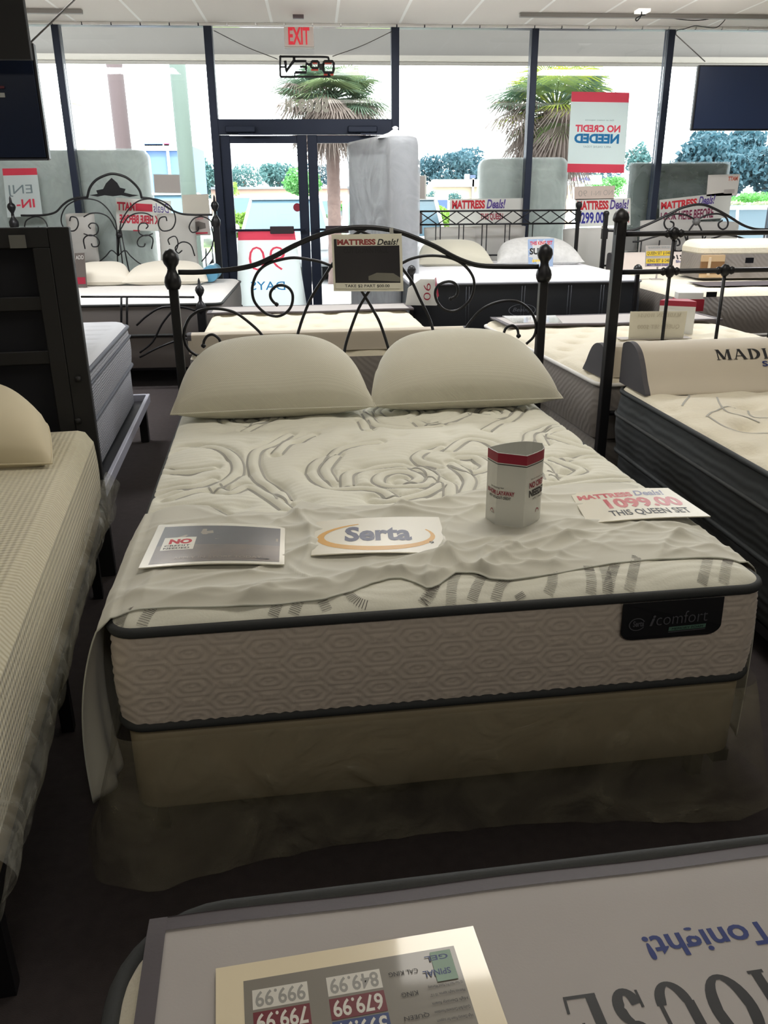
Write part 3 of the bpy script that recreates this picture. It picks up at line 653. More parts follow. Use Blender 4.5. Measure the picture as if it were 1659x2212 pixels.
# ---- black iron headboard of the centre bed
HB0 = MF.w(0, ML + .07, 0)
def hp(x, y): return on_plane(x, y, HB0, MF.a)
rt = thing('iron_bed', 'black iron scroll bed frame with ball finials holding the centre mattress', 'bed frame', tuple(hp(775, 1100) * V(1, 1, 0)), MF.a)
under_frame(MF, MW, ML, .134, rt=rt)
def zz(pts, ox, oy, k=3.318): return [hp(x / k + ox, y / k + oy) for x, y in pts]
for px_, py_ in ((370, 560), (1176, 558)):
    p = hp(px_ + (3 if px_ < 700 else -2), 605); ft = V(p[0], p[1], 0); zt_ = hp(px_, 537 if px_ < 700 else 526)[2]
    mb = MB(); mb.box((p[0], p[1], (zt_ - .11) / 2), (.038, .038, zt_ - .11), 0, MF.a, .004); mb.build('post', IRON, rt)
    mb = MB(); mb.lathe((p[0], p[1], zt_ - .17), [(.001, 0), (.026, .004), (.034, .02), (.036, .035), (.032, .055), (.022, .072), (.018, .085), (.02, .095), (.03, .108), (.0355, .125), (.033, .145), (.02, .162), (.008, .168), (.001, .17)], n=20); mb.build('finial', IRON, rt)
    mb = MB(); mb.box((p[0], p[1], .012), (.06, .06, .024), 0, MF.a, .004); mb.build('foot', IRON, rt)
arch = [(385,588),(427,588),(470,585),(509,581),(551,572),(590,555),(629,534),(668.5,516),(702,504),(738,495),(775,491),(820,493),(865,502),(905,517),(941,533),(977,553),(1007,566),(1040,574),(1091,576),(1163,576)]
mb = MB(); mb.tube(catmull([hp(*p) for p in arch], 5), .011, n=10); mb.build('arch_rail', IRON, rt)
L_ = zz([(1262,585),(1180,553),(1100,535),(980,520),(880,535),(800,560),(740,600),(700,660),(680,740),(690,820),(730,880),(790,925),(860,940),(920,915),(960,865),(970,790),(945,740),(900,718),(850,725),(815,760),(810,800),(830,835),(855,855)], 340, 400)
R_ = zz([(355,562),(420,530),(500,510),(600,505),(700,520),(780,555),(840,610),(875,680),(870,760),(840,830),(780,885),(720,905),(660,890),(615,840),(597,780),(610,730),(650,700),(700,690),(740,705),(760,740),(750,790),(710,815)], 760, 400)
for pts in (L_, R_): mb = MB(); mb.tube(catmull(pts, 5), .0062); mb.lathe(pts[-1] - V(0, 0, .01), [(.001, 0), (.009, .006), (.009, .014), (.001, .02)], n=10); mb.build('scroll', IRON, rt)
for pts in (zz([(770,1100),(720,1040),(640,970),(560,915),(470,890),(380,885),(300,900),(240,940),(205,1000),(190,1070),(200,1130),(230,1185),(285,1222)], 340, 400), zz([(775,1090),(840,990),(920,900),(1010,850),(1110,828),(1200,840),(1270,890),(1310,960),(1320,1030),(1300,1090),(1250,1138)], 760, 400)):
    e = pts[0] - pts[1]; mb = MB(); mb.tube(catmull([pts[0] + e * 3.0 + V(0, 0, 0)] + pts, 5), .0062); mb.build('scroll', IRON, rt)
for pts in (zz([(470,1200),(455,1140),(440,1100),(400,1072),(360,1080),(335,1115),(330,1150)], 340, 400), zz([(1085,1130),(1090,1060),(1110,1020),(1150,1005),(1185,1030),(1195,1080)], 760, 400)):
    mb = MB(); mb.tube(catmull(pts, 5), .0062); mb.lathe(pts[-1] - V(0, 0, .012), [(.001, 0), (.011, .008), (.011, .016), (.001, .024)], n=10); mb.build('scroll', IRON, rt)
for pts in ([(633,810),(641,735),(648,705),(660,671),(674,640),(696,605),(717,572),(738,540),(762,510),(795,492)], [(738,800),(746,748),(759,707),(774,668),(789,641),(806,617),(830,592),(867,570)],
            [(945,800),(939,735),(929,692),(905,641),(889.6,608),(868,578),(850,550),(826,523),(798,507),(760,492)], [(850,800),(840,756),(822,701),(805,668),(789,641),(773,617),(750,592),(720,574)]):
    mb = MB(); mb.tube(catmull([hp(*p) for p in pts], 5), .0066); mb.build('curved_bar', IRON, rt)
a, b = hp(392, 800), hp(1166, 800); lo = .30
mb = MB(); mb.tube([V(a[0], a[1], .42), V(b[0], b[1], .42)], .010); mb.build('lower_rail', IRON, rt)
for xx in (.12, .27, .42, .58, .73, .88):
    p = a * (1 - xx) + b * xx; mb = MB(); mb.tube([V(p[0], p[1], .42), V(p[0], p[1], .70)], .006); mb.build('spindle', IRON, rt)
# sign taped to the headboard
off = np.array([MF.s, -MF.c, 0]) * .02
q = [hp(x, y) + off for x, y in ((715, 506), (866, 504), (870, 628), (720, 628))]
S = surf_quad(*q, bend=.006)
sign('taped_sign', 'laminated dark price sign taped to the arch of the centre headboard', 'sign', S,
     [('rect', (.03, .05, .96, .92), 1), ('rect', (.07, .80, .96, .93), 0), ('text', (.075, .815, .62, .915), 2, dict(t='MATTRESS', bold=.05)), ('text', (.64, .81, .95, .915), 3, dict(t='Deals!', bold=.02, shear=.3)),
      ('text', (.16, .67, .80, .76), 3, dict(t='CUT DOWN HAUL', bold=.02)), ('rect', (.03, .05, .96, .15), 0), ('text', (.16, .065, .80, .125), 3, dict(t='TAKE $2 PART $00.00', bold=.01)), ('blob', [(.5, .2), (.95, .17), (.96, .24), (.86, .32), (.62, .33), (.5, .27)], 4)],
     [LAM, LAMD, mat('faded_red', (140, 62, 60), .4), BLACKP, mat('print_greige', (112, 110, 100), .4)])
mb = MB(); S2 = lambda s, t: q[0] * (1 - s) * t + q[1] * s * t + q[3] * (1 - s) * (1 - t) + q[2] * s * (1 - t) - off * .3
mb.grid([[S2(s, t) for s in (.83, .885)] for t in (.9, 1.02, 1.10)], 0); 
tape = mb.build('tape', mat('clear_tape', (170, 170, 165), .3)); tag(tape, 'strip of clear tape at the top right of the dark headboard sign', 'tape')

# ---- things lying on the sheet
def lay(pts, z=.672, bend=0): return surf_quad(*[at_z(x, y, z) for x, y in pts], bend=bend)
FD = mat('photo_brown', (84, 68, 54), .3, coat=.6, noise=(20, .5)); FD2 = mat('photo_sand', (130, 118, 98), .3, coat=1)
PALE = mat('print_pale', (206, 204, 188), .4, coat=.8)
sign('credit_flyer', 'laminated flyer with dark photo and red NO on the left of the white sheet', 'flyer', lay([(343, 1134), (616, 1138), (614, 1219), (299, 1227)], .664, .008),
     [('rect', (.06, .05, .965, .93), 1), ('rect', (.06, .06, .965, .45), 2), ('blob', [(.15, .60), (.25, .70), (.5, .68), (.95, .64), (.95, .56), (.5, .58), (.2, .55)], 3), ('blob', [(.36, .74), (.37, .84), (.40, .84), (.405, .78), (.45, .80), (.46, .73), (.42, .72), (.41, .70), (.38, .70)], 3),
      ('rect', (.10, .34, .34, .64), 0), ('text', (.145, .48, .315, .60), 4, dict(t='NO', bold=.06)), ('text', (.12, .42, .31, .46), 5, dict(t='CREDIT', bold=.02)), ('text', (.12, .36, .31, .40), 5, dict(t='NEEDED', bold=.02)), ('text', (.22, .12, .84, .17), 3, dict(t='APPLY IN STORE TODAY', bold=.0)), ('text', (.80, .09, .90, .12), 5, dict(t='9'))],
     [LAM, LAMD, FD, FD2, RED, BLACKP], nx=24, lift=.0003)
GOLD = mat('print_gold', (214, 156, 30), .4, coat=.2); NV = mat('print_deep_navy', (30, 34, 78), .4, coat=.2); IV = mat('card_ivory', (222, 216, 196), .35, coat=.35)
sign('brand_card', 'laminated ivory card with gold ellipse and navy lettering at centre of sheet', 'sign', lay([(684, 1127), (948, 1117), (972, 1196), (672, 1199)], .665, .006),
     [('arc', (.48, .47, .43, .36), 1, dict(a=(1.9, 6.75, .012, .085, .012))),
      ('text', (.235, .31, .745, .74), 2, dict(t='Serta', bold=.04)), ('text', (.87, .24, .905, .30), 3, dict(t='9'))], [IV, GOLD, NV, BLACKP], nx=24, lift=.0003)
sign('price_card', 'laminated card reading 1099.00 at the right of the white sheet', 'sign', lay([(1232, 1066), (1443, 1054), (1535, 1115), (1270, 1130)], .665, .005),
     [('text', (.04, .72, .56, .88), 1, dict(t='MATTRESS', bold=.055)), ('text', (.58, .74, .88, .92), 2, dict(t='Deals!', bold=.03, shear=.25)), ('text', (.25, .36, .93, .68), 1, dict(t='1099.00', bold=.04)), ('text', (.22, .10, .90, .30), 3, dict(t='THIS QUEEN SET', bold=.02))],
     [IV, mat('card_red', (196, 56, 62), .35, coat=.8), mat('card_purple', (92, 88, 130), .35, coat=.4), BLACKP], nx=24, lift=.0003)
# open three-sided paper display
zb, zt = .658, .862; base = [(.446, 2.115), (.462, 2.062), (.531, 2.026), (.594, 2.092), (.602, 2.140), (.498, 2.147)]
base = [(a - .0, b - .004) for a, b in base]
path = catmull([base[0], (.4535, 2.083), base[1]], 3)[:-1] + catmull([base[1], (.497, 2.040), base[2]], 4)[:-1] + catmull([base[2], (.569, 2.056), base[3], base[4]], 5)[:-1] + catmull([base[4], (.56, 2.158), base[5], base[0]], 5)[:-1]
path = [np.array(p) for p in path]; cc = sum(path) / len(path); cum = [0]
for a, b in zip(path, path[1:] + path[:1]): cum.append(cum[-1] + np.linalg.norm(b - a))
CU = np.array(cum); PX = np.array([p[0] for p in path] + [path[0][0]]); PY = np.array([p[1] for p in path] + [path[0][1]])
def can(s, z, off=0):
    x, y = np.interp(s, CU, PX), np.interp(s, CU, PY); x2, y2 = np.interp(s + .004, CU, PX), np.interp(s + .004, CU, PY); t = np.array([x2 - x, y2 - y]); t /= np.linalg.norm(t) + 1e-9
    return V(x + t[1] * off, y - t[0] * off, z)
mb = MB(); S_ = np.array(list(CU))
def ring(z, off=0): return [can(min(q, CU[-1] - 1e-5), z, off) for q in S_]
mb.grid([ring(zb), ring(zt)], 0, False); mb.grid([ring(zt, -.0015), ring(zb, -.0015)], 0, False); mb.grid([ring(zt), ring(zt, -.0015)], 0, False)
mb.grid([ring(zt - .027, .0006), ring(zt - .001, .0006)], 1, False); mb.grid([ring(zt - .0325, .0006), ring(zt - .030, .0006)], 2, False)
s1 = float(CU[7]); 
def ct(txt, a, b, z0, z1, m, **k): put_text(mb, txt, (a, z0, b, z1), lambda q, z: can(q, z, .0012), m, **k)
ct('IN-HOME LAYAWAY', .012, .105, .744, .757, 1, bold=.03); ct('NOW WITHOUT CREDIT', .022, .096, .733, .741, 2, bold=.02); ct('Just enjoying our', .028, .076, .761, .768, 2)
sR = float(np.linalg.norm(0)) ; i2 = int(np.argmin([np.hypot(p[0] - base[2][0], p[1] - base[2][1]) for p in path])); sc = float(CU[i2])
ct('NO CREDIT', sc + .018, sc + .105, .766, .783, 1, bold=.03); ct('NEEDED', sc + .018, sc + .105, .741, .761, 2, bold=.045); ct('Get an instant response', sc + .022, sc + .10, .789, .794, 2); ct('APPLY ONLINE', sc + .035, sc + .09, .731, .737, 2)
for s0, e0 in ((.030, .046), (sc + .055, sc + .07)):
    n_ = 10; mb.grid([[can((s0 + e0) / 2 - rr * math.cos(math.pi * i / n_), .690 + rr * 1.3 * math.sin(math.pi * i / n_), .0012) for i in range(n_ + 1)] for rr in (.0065, .0085)], 1, False)
ct('HOME', .036, .050, .688, .691, 2)
tag(mb.build('paper_display', [mat('gloss_card', (214, 214, 206), .35, coat=.4), CRIM, BLACKP]), 'white three-sided paper display with crimson band standing on the sheet', 'display')

# ---- bed in front of us: only its foot end with the runner shows
zg = .66; gl = at_z(325, 2000, zg); gr_ = at_z(1659, 1836, zg); ga = math.degrees(math.atan2(gr_[1] - gl[1], gr_[0] - gl[0]))
GF = Frame(gl[0], gl[1], ga + 180)   # u runs to camera-left, v towards us
GF = Frame(gl[0] - .025, gl[1] - 2.03 + .016, ga)
GF.x = gl[0] - .03 + 2.0 * math.sin(GF.a); GF.y = gl[1] - 2.0 * math.cos(GF.a)
mattress('mattress', 'nearest mattress at the bottom of the photo, cream top with black piping', GF, 1.53, 2.03, .36, zg + .004, CREAM, DARKF, PIPE, crown=.03, er=.07, nu=60, nv=80, r=.12, pipes=(1, 0), pr=.012)
box_base('box_spring', 'dark box spring under the nearest mattress', 'box spring', GF, 1.53, 2.03, .135, .358, DARKF)
under_frame(GF, 1.53, 2.03, .134, 'black steel base under the nearest bed')
RA = R(ga); rx, ry = math.cos(RA), math.sin(RA)
def rp(a, b, z=0): return V(gl[0] + a * rx + b * ry, gl[1] + a * ry - b * rx, zg + .012 + z)   # a to the right, b towards us
RW, RD = 1.46, .56
def rs_(s, t, k=0):
    a, b = s * RW, (1 - t) * RD; sag = -.004 * math.exp(-(b / .02) ** 2) + .0015 * math.sin(a * 17) * math.exp(-b / .1)
    return rp(a, b, k + sag)
rt = thing('bed_runner', 'beige and taupe foot runner with upside-down lettering on the nearest bed', 'bed runner', tuple(rp(RW / 2, RD / 2, -.01)), RA)
mb = MB(); mb.grid([[rs_(i / 60, j / 16) for i in range(61)] for j in range(17)]); mb.grid([[rs_(i / 60, j / 16, -.008) for i in range(61)] for j in range(17)], flip=True)
mb.build('runner_field', MICRO, rt)
bt = .022
mb = MB(); e = bt / RD; f_ = bt / RW
mb.grid([[rs_(i / 60, 1 - e * j, .002) for i in range(61)] for j in (0, .5, 1)], flip=True); mb.grid([[rs_(f_ * j, i / 20, .003) for i in range(21)] for j in (0, .5, 1)], flip=True); mb.grid([[rs_(1 - f_ * j, i / 20, .003) for i in range(21)] for j in (1, .5, 0)], flip=True)
mb.grid([[rs_(i / 60, 1, z) for i in range(61)] for z in (-.008, .003)]); mb.grid([[rs_(0, i / 20, z) for i in range(21)] for z in (-.008, .003)])
mb.build('leather_border', TAUPE, rt)
def rpx(x, y): 
    p = at_z(x, y, zg + .012); dx, dy = p[0] - gl[0], p[1] - gl[1]; return (dx * rx + dy * ry) / RW, 1 - (dx * ry - dy * rx) / RD * 1.0
def rbox(x0, x1, y0, y1): return (x0 / RW, 1 - y1 / RD, x1 / RW, 1 - y0 / RD)   # metres right of and below the runner corner
tz = lambda a, b: rs_(a, b, .0006)
gy = lambda x: 0.0
mb = MB(); put_text(mb, 'Sleep Tonight!', rbox(.583, .583 + .275, .108, .150), tz, 0, bold=.02, spin=True)
mb.build('blue_lettering', mat('runner_blue', (26, 46, 112), .6), rt)
mb = MB(); put_text(mb, 'MADISON HOUSE', rbox(.462, .462 + .69, .178, .262), tz, 0, spin=True, serif=True)
mb.build('black_lettering', BLACKP, rt)
# price sheet in a clear sleeve, upside down to us
q = [at_z(x, y, zg + .0165) for x, y in ((466, 2092), (1022, 2000))]
dv = (q[1] - q[0]); dl = np.linalg.norm(dv); dv /= dl; dn = V(dv[1], -dv[0], 0); ht = dl * .75
S = surf_quad(q[0], q[1], q[1] + dn * ht, q[0] + dn * ht)
Dg = mat('price_ground', (128, 122, 112), .4, coat=.5); BX = mat('price_box_white', (214, 210, 200), .4); NUM = mat('price_numerals', (150, 148, 142), .4); TL = mat('print_teal', (150, 176, 158), .5)
sign('price_sheet', 'price sheet in a clear sleeve, upside down on the nearest runner', 'price list', S,
     [('rect', (.10, .03, .90, .90), 1), ('rect', (.13, .735, .33, .84), 2), ('rect', (.40, .735, .60, .84), 2), ('text', (.14, .745, .32, .83), 3, dict(t='999.99', bold=.02, spin=True)), ('text', (.41, .745, .59, .83), 3, dict(t='849.99', bold=.02, spin=True)),
      ('rect', (.13, .61, .33, .72), 4), ('rect', (.40, .61, .60, .72), 4), ('text', (.14, .62, .32, .71), 2, dict(t='799.99', bold=.02, spin=True)), ('text', (.41, .62, .59, .71), 2, dict(t='679.99', bold=.02, spin=True)),
      ('rect', (.13, .49, .33, .60), 5), ('rect', (.40, .49, .60, .60), 5), ('text', (.14, .50, .32, .59), 2, dict(t='649.99', bold=.02, spin=True)), ('text', (.41, .50, .59, .59), 2, dict(t='599.99', bold=.02, spin=True)),
      ('text', (.63, .78, .74, .805), 6, dict(t='CAL KING', spin=True)), ('text', (.66, .66, .72, .685), 6, dict(t='KING', spin=True)), ('text', (.65, .54, .74, .565), 6, dict(t='QUEEN', spin=True)),
      ('rect', (.80, .71, .88, .88), 7), ('text', (.775, .83, .865, .86), 5, dict(t='GEL', spin=True, bold=.02)), ('text', (.755, .745, .86, .78), 5, dict(t='SPINAL', spin=True, bold=.02))] +
     [('text', (.76, .68 - i * .045, .89, .70 - i * .045), 6, dict(t=tx, spin=True)) for i, tx in enumerate(['10 Year Non Pro Rated Warranty', 'Mattress height approx. 10 1/2"', 'High Density foam', 'Quality Built Continental Foundation', 'High Density Foam for support'])],
     [mat('price_paper', (236, 222, 190), .25, coat=1.0), Dg, BX, NUM, mat('price_maroon', (112, 36, 46), .4), mat('price_blue', (48, 66, 116), .4), BLACKP, TL], thick=.002, lift=.0003)

# ---- pieces shared by the other beds
def wedge(label, fr, u0, u1, v0, z, flip=False, txt=True, scale=1.0, body=None, group=None):
    """foam head rest with printed front; its back stands at v0, its front slopes away"""
    prof = [(0, 0), (.0, .15), (.02, .175), (.06, .185), (.11, .18), (.16, .155), (.20, .11), (.235, .055), (.27, .012), (.275, 0)]
    prof = [(a * scale, b * scale) for a, b in catmull(prof, 4)]; sg = -1 if not flip else 1
    rt = thing('head_rest', label, 'head rest', tuple(fr.w((u0 + u1) / 2, v0 + sg * .13, z)), fr.a, group)
    g = [[fr.w(u0 + (u1 - u0) * i / 20, v0 + sg * a, z + b) for i in range(21)] for a, b in prof]
    mb = MB(); mb.grid(g, flip=flip); mb.grid([g[-1], g[0]], flip=flip); mb.build('cover', body or WEDGE, rt)
    for uu in (u0, u1):
        mb = MB(); s_ = -1 if uu == u0 else 1; mb.add([fr.w(uu + s_ * .004, v0 + sg * a, z + b) for a, b in prof], [list(range(len(prof)))], 0, False)
        for i in range(len(prof) - 1):
            p0, p1 = prof[i], prof[i + 1]; mb.add([fr.w(uu + s_ * .004, v0 + sg * p0[0], z + p0[1]), fr.w(uu + s_ * .004, v0 + sg * p1[0], z + p1[1]), fr.w(uu - s_ * .02, v0 + sg * p1[0], z + p1[1] + .001), fr.w(uu - s_ * .02, v0 + sg * p0[0], z + p0[1] + .001)], [[0, 1, 2, 3]], 0, False)
        mb.build('end_panel', WEDGEG, rt)
    if txt:
        pf = np.array(prof); cl = np.concatenate([[0], np.cumsum(np.linalg.norm(np.diff(pf, axis=0), axis=1))])
        def S(u, s):
            a, b = np.interp(s, cl, pf[:, 0]), np.interp(s, cl, pf[:, 1]); a2, b2 = np.interp(s + .004, cl, pf[:, 0]), np.interp(s + .004, cl, pf[:, 1]); t = np.array([a2 - a, b2 - b]); t /= np.linalg.norm(t) + 1e-9
            return fr.w(u, v0 + sg * (a - t[1] * .003), z + b + t[0] * .003)
        mb = MB(); um = (u0 + u1) / 2; L0 = .33 * scale
        put_text(mb, 'MADISON HOUSE', (um - .39, L0 + .056, um + .42, L0), S, 0, serif=True); mb.build('black_lettering', BLACKP, rt)
        mb = MB(); put_text(mb, 'Sleep Tonight!', (um - .18, L0 + .10, um + .18, L0 + .066), S, 0, bold=.02); mb.build('blue_lettering', mat('runner_blue', (26, 46, 112), .6), rt)
    return rt
def runner(label, fr, u0, u1, v0, v1, z, group=None, fold=0):
    rt = thing('bed_runner', label, 'bed runner', tuple(fr.w((u0 + u1) / 2, (v0 + v1) / 2, z)), fr.a, group)
    def S(s, t, k=0): return fr.w(u0 + (u1 - u0) * s, v0 + (v1 - v0) * t, z + k + .004 * math.sin(s * 9) * (1 - t))
    mb = MB(); mb.grid([[S(i / 20, j / 6) for i in range(21)] for j in range(7)]); mb.grid([[S(i / 20, j / 6, .008) for i in range(21)] for j in range(7)]); mb.build('runner_field', MICRO, rt)
    mb = MB()
    for t0, t1 in ((-.004, .07), (.93, 1.004)): mb.grid([[S(i / 20, t, .0095) for i in range(21)] for t in (t0, t1)])
    mb.grid([[S(i / 20, -.004, k) for i in range(21)] for k in (-.002, .0095)])
    for s0, s1 in ((-.002, .02), (.98, 1.002)): mb.grid([[S(s, j / 4, .010) for s in (s0, s1)] for j in range(5)])
    mb.build('leather_border', TAUPE, rt); return rt
def post(mb, p, z0, z1, w_=.036, yaw=0): mb.box((p[0], p[1], (z0 + z1) / 2), (w_, w_, z1 - z0), 0, yaw, .003)

# ---- bed right behind the centre headboard
DF = Frame(-.62, 4.42, 2.2); DW, DL_ = 1.53, 2.03
DF.x = .21 - .765 + .06; 
pA, pB = at_z(462, 668, .655), at_z(962, 674, .655)
DF = Frame(pA[0] + 2.03 * math.sin(R(2.4)) + .0, pA[1] - 2.03, 2.4); DW = 1.53
mattress('mattress', 'tufted cream mattress directly behind the centre iron headboard', DF, DW, DL_, .36, .66, CREAM, GREYB, PIPE, hfun=tufts(.26, .20, .036, .045, 5), nu=110, nv=140, crown=.04, pipes=(0,))
box_base('box_spring', 'grey box spring directly behind the centre iron headboard', 'box spring', DF, DW, DL_, .135, .358, GREYB)
under_frame(DF, DW, DL_, .134, 'black steel base of the bed behind the centre headboard')
wedge('foam head rest seen from behind through the centre iron headboard', DF, .0, 1.62, .02, .655, flip=True, txt=False, scale=.62)
runner('grey-edged runner across the far end of the bed behind the centre one', DF, -.02, 1.55, 1.62, 2.0, .668)
# small triangular tent card on that runner
q = [at_y(x, y, DF.y + 1.86) for x, y in ((884, 612), (934, 614), (938, 660), (878, 662))]
c0 = (q[2] + q[3]) / 2; c0[2] = .68
rt = thing('tent_card', 'small white box-shaped tent card with red 90 on the far runner', 'display', tuple(c0), R(-12))
mb = MB(); ca, sa = math.cos(R(-12)), math.sin(R(-12))
def tcp(a, b, c): return V(c0[0] + a * ca - b * sa, c0[1] + a * sa + b * ca, c0[2] + c)
mb.prism([(-.12, 0), (.0, .0), (.0, .2), (-.10, .13)], lambda p: tcp(p[0], .0, p[1]), lambda p: tcp(p[0], .14, p[1]), 0)
mb.prism([(.0, 0), (.13, .0), (.11, .2), (.0, .2)], lambda p: tcp(p[0], .0, p[1]), lambda p: tcp(p[0], .14, p[1]), 0)
mb.add([tcp(.105, -.001, .2), tcp(.125, -.001, .1), tcp(.136, .0, .06), tcp(.136, .14, .06), tcp(.112, .14, .205)], [[0, 1, 2, 3, 4]], 1, False)
put_text(mb, '90', (0, 0, 1, 1), lambda s, t: tcp(.025 + .055 * t, -.003, .17 - .13 * s), 1, bold=-.01)
mb.build('card_box', [PAPERW, CRIM], rt)

# ---- bed to its right, its head rest beside the right headboard
e0, e1 = at_z(1052, 700, .66), at_z(1292, 822, .66); ea = math.degrees(math.atan2(-(e0[0] - e1[0]), e0[1] - e1[1]))
EF = Frame(e1[0] + .02, e1[1] + .02, ea); EF.a = R(ea)
mattress('mattress', 'tufted cream mattress with wavy taupe border behind the right headboard', EF, 1.53, 2.03, .36, .67, CREAM, GREYB, WHITEF, hfun=tufts(.26, .20, .036, .045, 6), nu=110, nv=140, crown=.04, pipes=(1,), bulge=.02, side_step=.03)
box_base('box_spring', 'taupe box spring behind the right headboard', 'box spring', EF, 1.53, 2.03, .135, .358, GREYB)
under_frame(EF, 1.53, 2.03, .134, 'black steel base behind the right headboard')
wedge('charcoal-ended foam head rest behind the right headboard posts', EF, .02, 1.58, .03, .66, flip=True, txt=False, scale=.86)
runner('grey-edged runner across the far end of the bed behind the right headboard', EF, .03, 1.55, 1.55, 1.98, .682)
q = [at_y(x, y, EF.y + 1.05) for x, y in ((1362, 673), (1485, 672), (1475, 736), (1357, 736))]
rt = thing('sign_holder', 'clear acrylic sign holder seen from behind on the bed behind right headboard', 'sign', tuple((q[2] + q[3]) / 2 * V(1, 1, 0) + V(0, 0, .672)))
zl = .672; q[2][2] = q[3][2] = zl
S = surf_quad(*q); sign('back_sheet', None, None, S, [('text', (.12, .80, .9, .93), 1, dict(t='MADISON HOUSE', mirror=True, serif=True)), ('text', (.15, .35, .9, .52), 1, dict(t='QUEEN SET $000', mirror=True))], [mat('acrylic_back', (196, 192, 176), .3, coat=.6), mat('ghost_print', (176, 170, 152), .4)], parent=rt)
mb = MB(); c = (q[2] + q[3]) / 2; mb.box((c[0], c[1] + .03, zl + .002), (.44, .09, .004)); mb.build('base_plate', PAPERG, rt)
q = [at_y(x, y, EF.y + 1.22) for x, y in ((1440, 662), (1496, 672), (1484, 726), (1440, 726))]
mb = MB(); b0, b1 = at_z(1445, 716, .672), at_z(1487, 722, .672)
cx_, cy_ = (b0[0] + b1[0]) / 2 - .03, (b0[1] + b1[1]) / 2
tri = [(-.10, .03), (.09, -.07), (.10, .08), (-.04, .10)]
mb.prism(tri, lambda p: V(cx_ + p[0], cy_ + p[1], .672), lambda p: V(cx_ + p[0], cy_ + p[1], .84), 0)
mb.prism([(a * 1.01, b * 1.01) for a, b in tri], lambda p: V(cx_ + p[0], cy_ + p[1], .84), lambda p: V(cx_ + p[0], cy_ + p[1], .872), 1)
put_text(mb, 'NO CR', (0, 0, 1, 1), lambda s, t: V(cx_ - .02 + s * .08, cy_ - .003 + .1 * (-.05 - s * .42), .775 + t * .02), 1, bold=.03)
tag(mb.build('paper_display', [PAPERW, CRIM]), 'white paper display with red top behind the acrylic sign holder', 'display')
b0 = at_z(1497, 672, .70); mb = MB(); mb.box((b0[0], b0[1] + .1, .735), (.20, .10, .085), 0, R(-6)); mb.box((b0[0], b0[1] + .1, .80), (.18, .09, .045), 1, R(-6))
put_text(mb, '$40', (0, 0, 1, 1), lambda s, t: V(b0[0] - .05 + .12 * s, b0[1] + .048, .72 + .04 * t), 1, bold=.02)
tag(mb.build('offer_card', [mat('offer_red', (150, 24, 44), .5), PAPERW]), 'small red card with $40 at the far right end of the runner', 'sign')
fl = [at_z(x, y, .695) for x, y in ((1085, 682), (1200, 681), (1215, 697), (1110, 697))]
sign('flat_flyer', 'shiny clear sleeve lying on the runner right of the centre headboard', 'flyer', surf_quad(*fl), [], [LAMW])

# ---- the dark-sided bed on the right
f0, f1 = at_z(1330, 829, .66), at_z(1659, 1012, .66); fa = math.degrees(math.atan2(-(f0[0] - f1[0]), f0[1] - f1[1]))
FL = 2.03; FF = Frame(f0[0] + FL * math.sin(R(fa)), f0[1] - FL * math.cos(R(fa)), fa)
def fh(U, Vv): return tufts(.36, .30, .038, .055, 9)(U, Vv) + .006 * np.sin(U * 16 + 2 * np.sin(Vv * 9)) * np.sin(Vv * 15)
rf = mattress('mattress', 'cream tufted mattress with deep charcoal side at the right edge', FF, 1.53, FL, .35, .672, CREAM, CHAR, mat('charcoal_piping2', (40, 44, 46), .7), hfun=fh, nu=120, nv=150, crown=.03, er=.10, pipes=(1, 0), r=.11, bulge=.02)
for zz_ in (.535,):
    mb = MB(); mb.tube([FF.w(*p, zz_) for p in perimeter(1.53, FL, .11, .020, .06)], .008, closed=True); mb.build('piping', PIPE, rf)
mb = MB()
for pts in ([(1445,848),(1480,838),(1488,860),(1473,880)], [(1548,862),(1560,885),(1590,900),(1640,915)], [(1525,905),(1560,885),(1600,880)], [(1612,880),(1625,905),(1659,905)], [(1530,905),(1580,930),(1660,940)]):
    P = catmull([FF.px(x, y, .665) for x, y in pts], 6)
    A = []
    for i, p in enumerate(P):
        t = np.array(P[min(i + 1, len(P) - 1)]) - np.array(P[max(0, i - 1)]); t /= np.linalg.norm(t); nn = np.array([-t[1], t[0]]) * .004
        A.append([FF.w(*(p + s * nn), .674 + float(fh(np.array([p[0]]), np.array([p[1]]))[0])) for s in (-1, 1)])
    mb.grid(A)
mb.build('grey_stripe', STRIPE, kid(rf, 'top_panel'))
box_base('box_spring', 'charcoal box spring under the dark-sided mattress on the right', 'box spring', FF, 1.53, FL, .135, .348, CHAR, r=.1)
FH0 = FF.w(0, FL + .075, 0)
def fp(x, y): return on_plane(x, y, FH0, FF.a)
rt = thing('iron_bed', 'dark iron bed with capped posts and straight rails at the right', 'bed frame', tuple(FF.w(.76, FL + .07, 0)), FF.a)
under_frame(FF, 1.53, FL, .134, rt=rt)
pl = fp(1330, 600); pr_ = pl + (FF.w(1.66, 0, 0) - FF.w(0, 0, 0)); topz = fp(1331, 449)[2]
for p in (pl, pr_):
    mb = MB(); post(mb, p, 0, topz - .05, .045, FF.a); mb.build('post', IRON, rt)
    mb = MB(); mb.lathe((p[0], p[1], topz - .115), [(.026, 0), (.028, .05), (.03, .055), (.038, .062), (.0385, .075), (.034, .09), (.024, .104), (.012, .112), (.001, .115)], n=8); mb.build('post_cap', IRON, rt)
zr1, zr2 = fp(1400, 505)[2], fp(1400, 587)[2]
for z in (zr1, zr2, .50): mb = MB(); mb.tube([V(pl[0], pl[1], z), V(pr_[0], pr_[1], z)], .0115); mb.build('rail', IRON, rt)
